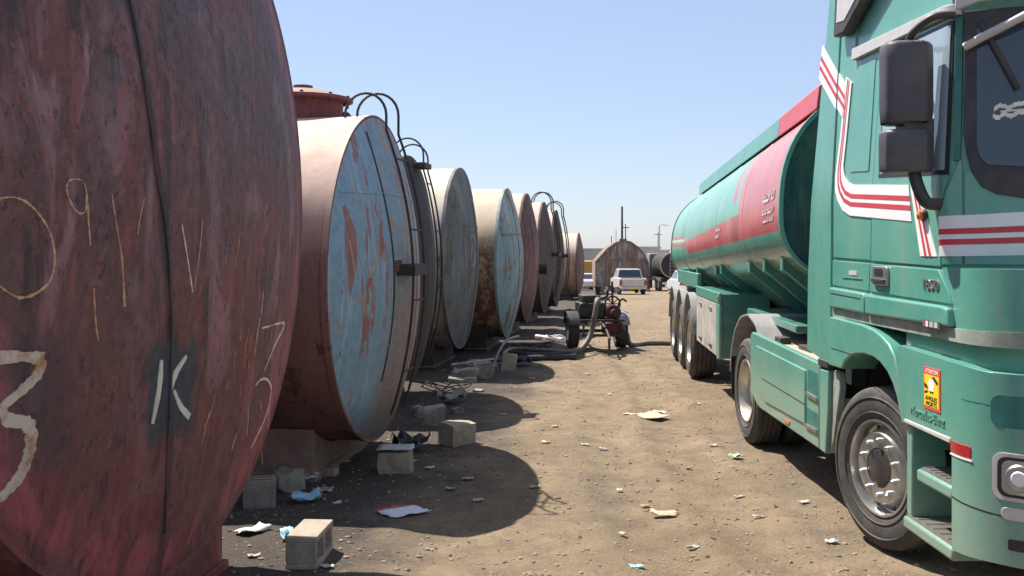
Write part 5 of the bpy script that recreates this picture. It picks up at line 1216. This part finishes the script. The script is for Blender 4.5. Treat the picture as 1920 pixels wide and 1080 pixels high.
MB().bx(-1.1, 1.1, 5.4, 7.2, 1.05, 2.9).build('cab', 'car_grey', dt, 30, .1)
for x in (-.25, .25): MB().tube([(x, -.1, .6), (x, -.12, 2.6), (x, .2, 3.05)], .03, 6).build('ladder_rail', 'steel', dt)
for k in range(7): MB().cyl((-.25, -.1, .8 + k * .28), (.25, -.1, .8 + k * .28), .02, n=6).build('ladder_rung', 'steel', dt)
for y in (.8, 2.0, 6.3):
    for sg in (-1, 1): wheel(dt, Matrix.Translation((sg * .92, y, .5)) @ (Matrix.Rotation(math.pi, 4, 'Z') if sg > 0 else Matrix.Identity(4)), 'drive', .5, .3, nuts=False, detail=False)
# small tank on a stand beside the shed
ts = thing('raised_tank', 'small pink tank on a frame right of the shed', 'tank', (14.2, 100, float(zg(14.2, 100.))))
MB().cyl((-.55, 0, 2.55), (.55, 0, 2.55), .36, n=24).build('drum', 't9', ts)
for x in (-.45, .45):
    for y in (-.3, .3): MB().bx(x - .05, x + .05, y - .05, y + .05, -.1, 2.25).build('leg', 'iron', ts)
MB().bx(-.6, .6, -.4, .4, 2.16, 2.24).build('platform', 'iron', ts)
def house(label, loc, w, d, h, mat='pale_wall', nwin=3, rz=0.):
    z = float(zg(loc[0], loc[1])); o = thing('flat_roofed_house', label, 'house', (loc[0], loc[1], z), rz)
    wl_ = MB().bx(-w / 2, w / 2, 0, d, -.5, h).build('wall', mat, o, 30)
    MB().bx(-w / 2 - .1, w / 2 + .1, -.1, d + .1, h, h + .25).build('roof', mat, o, 30)
    for i in range(nwin):
        x = -w / 2 + w * (i + .5) / nwin; MB().bx(x - .5, x + .5, -.03, .05, h * .4, h * .4 + 1.1).build('window', 'glass', o)
    MB().bx(w * .2, w * .2 + .95, -.03, .05, -.4, 1.75).build('door', 'iron', o)
    return o
house('grey flat roofed hut right of the arched shed', (16.2, 125), 4.2, 5, 4.3, 'pale_wall', 2)
house('pale distant house left of the shed on the skyline', (24, 330), 14, 10, 4.6, 'pale_wall', 4)
house('low distant house behind the shed on the skyline', (38, 420), 22, 10, 4.2, 'pale_wall', 6)
house('wide distant house right of the shed on the skyline', (50, 360), 12, 9, 4.9, 'pale_wall', 3)
house('small distant house near the trailer on the skyline', (62, 400), 16, 9, 3.8, 'pale_wall', 4)
def pole(label, x, y, h, r_=.05, lamp=False, cat='pole', arm=0.):
    z = float(zg(x, y)); o = thing('utility_pole' if not lamp else 'lamp_post', label, cat, (x, y, z))
    MB().cyl((0, 0, -.3), (0, 0, h), r_, r_ * .6, n=10).build('shaft', 'steel' if lamp else 'iron', o)
    if lamp:
        MB().tube([(0, 0, h), (.35, 0, h + .12), (.8, 0, h + .08)], .04, 8).build('arm', 'steel', o)
        MB().bx(.6, 1.15, -.12, .12, h, h + .1).build('lamp_head', 'trim', o, 30, .03)
    elif arm: MB().bx(-arm, arm, -.05, .05, h - .5, h - .4).build('crossarm', 'iron', o)
    return o
pole('tall dark mast rising behind the shed roof', 11.95, 110, 8.7, .16)
pole('thin short mast left of the tall mast', 11.0, 112, 5.5, .07)
pole('pole with crossarm right of the tall mast', 13.9, 124, 7.3, .09, arm=.45)
pole('thin far mast left above the shed shoulder', 15.4, 150, 7.3, .06)
pole('street lamp post rising right of the shed', 18.9, 130, 7.3, .11, lamp=True, cat='lamp post')

sedan('silver grey car parked at the left foot of the shed', (7.9, 90, float(zg(7.9, 92.))), .5, 'car_grey')
sedan('white car parked far behind the dark tanker truck', (19.0, 118, float(zg(19., 120.))), -.2, 'car_white')
sedan('grey car parked far right beside the street lamp', (21.5, 140, float(zg(21.5, 142.))), .1, 'car_grey')
for k, (x_, y_, s_, lab) in enumerate(((7.0, 74, 1.0, 'heap of scrap and rubble left of the pickup truck'), (9.9, 76, .8, 'low rubble heap at the right foot of the shed'), (5.6, 62, .7, 'small rubble heap behind the small tan tank'))):
    q = random.Random(70 + k); mb = MB()
    h_ = thing('rubble_heap', lab, 'rubble', (x_, y_, float(zg(x_, y_))))
    for j in range(14):
        a = q.uniform(0, 6.3); d = q.random() ** .6 * s_; sz = q.uniform(.15, .4) * s_
        MB().box((d * math.cos(a), d * math.sin(a) * .7, sz * .3 + .3 * s_ * max(0, 1 - d / s_) * q.random()), (sz, sz * q.uniform(.5, 1.), sz * q.uniform(.3, .7)), Matrix.Rotation(q.uniform(-.5, .5), 3, 'X') @ Matrix.Rotation(a, 3, 'Z')).build('chunk', ('concrete2', 'iron', 'sheet_c')[j % 3], h_, 30)
house('low grey shed far right behind the dark tanker truck', (22, 150), 7, 6, 3.4, 'concrete2', 2)
house('low plastered hut far left between tan tank and shed', (12.5, 170), 7, 6, 4.6, 'pale_wall', 2)
pole('thin far pole right of the street lamp', 24.5, 170, 7.6, .09, arm=.6)
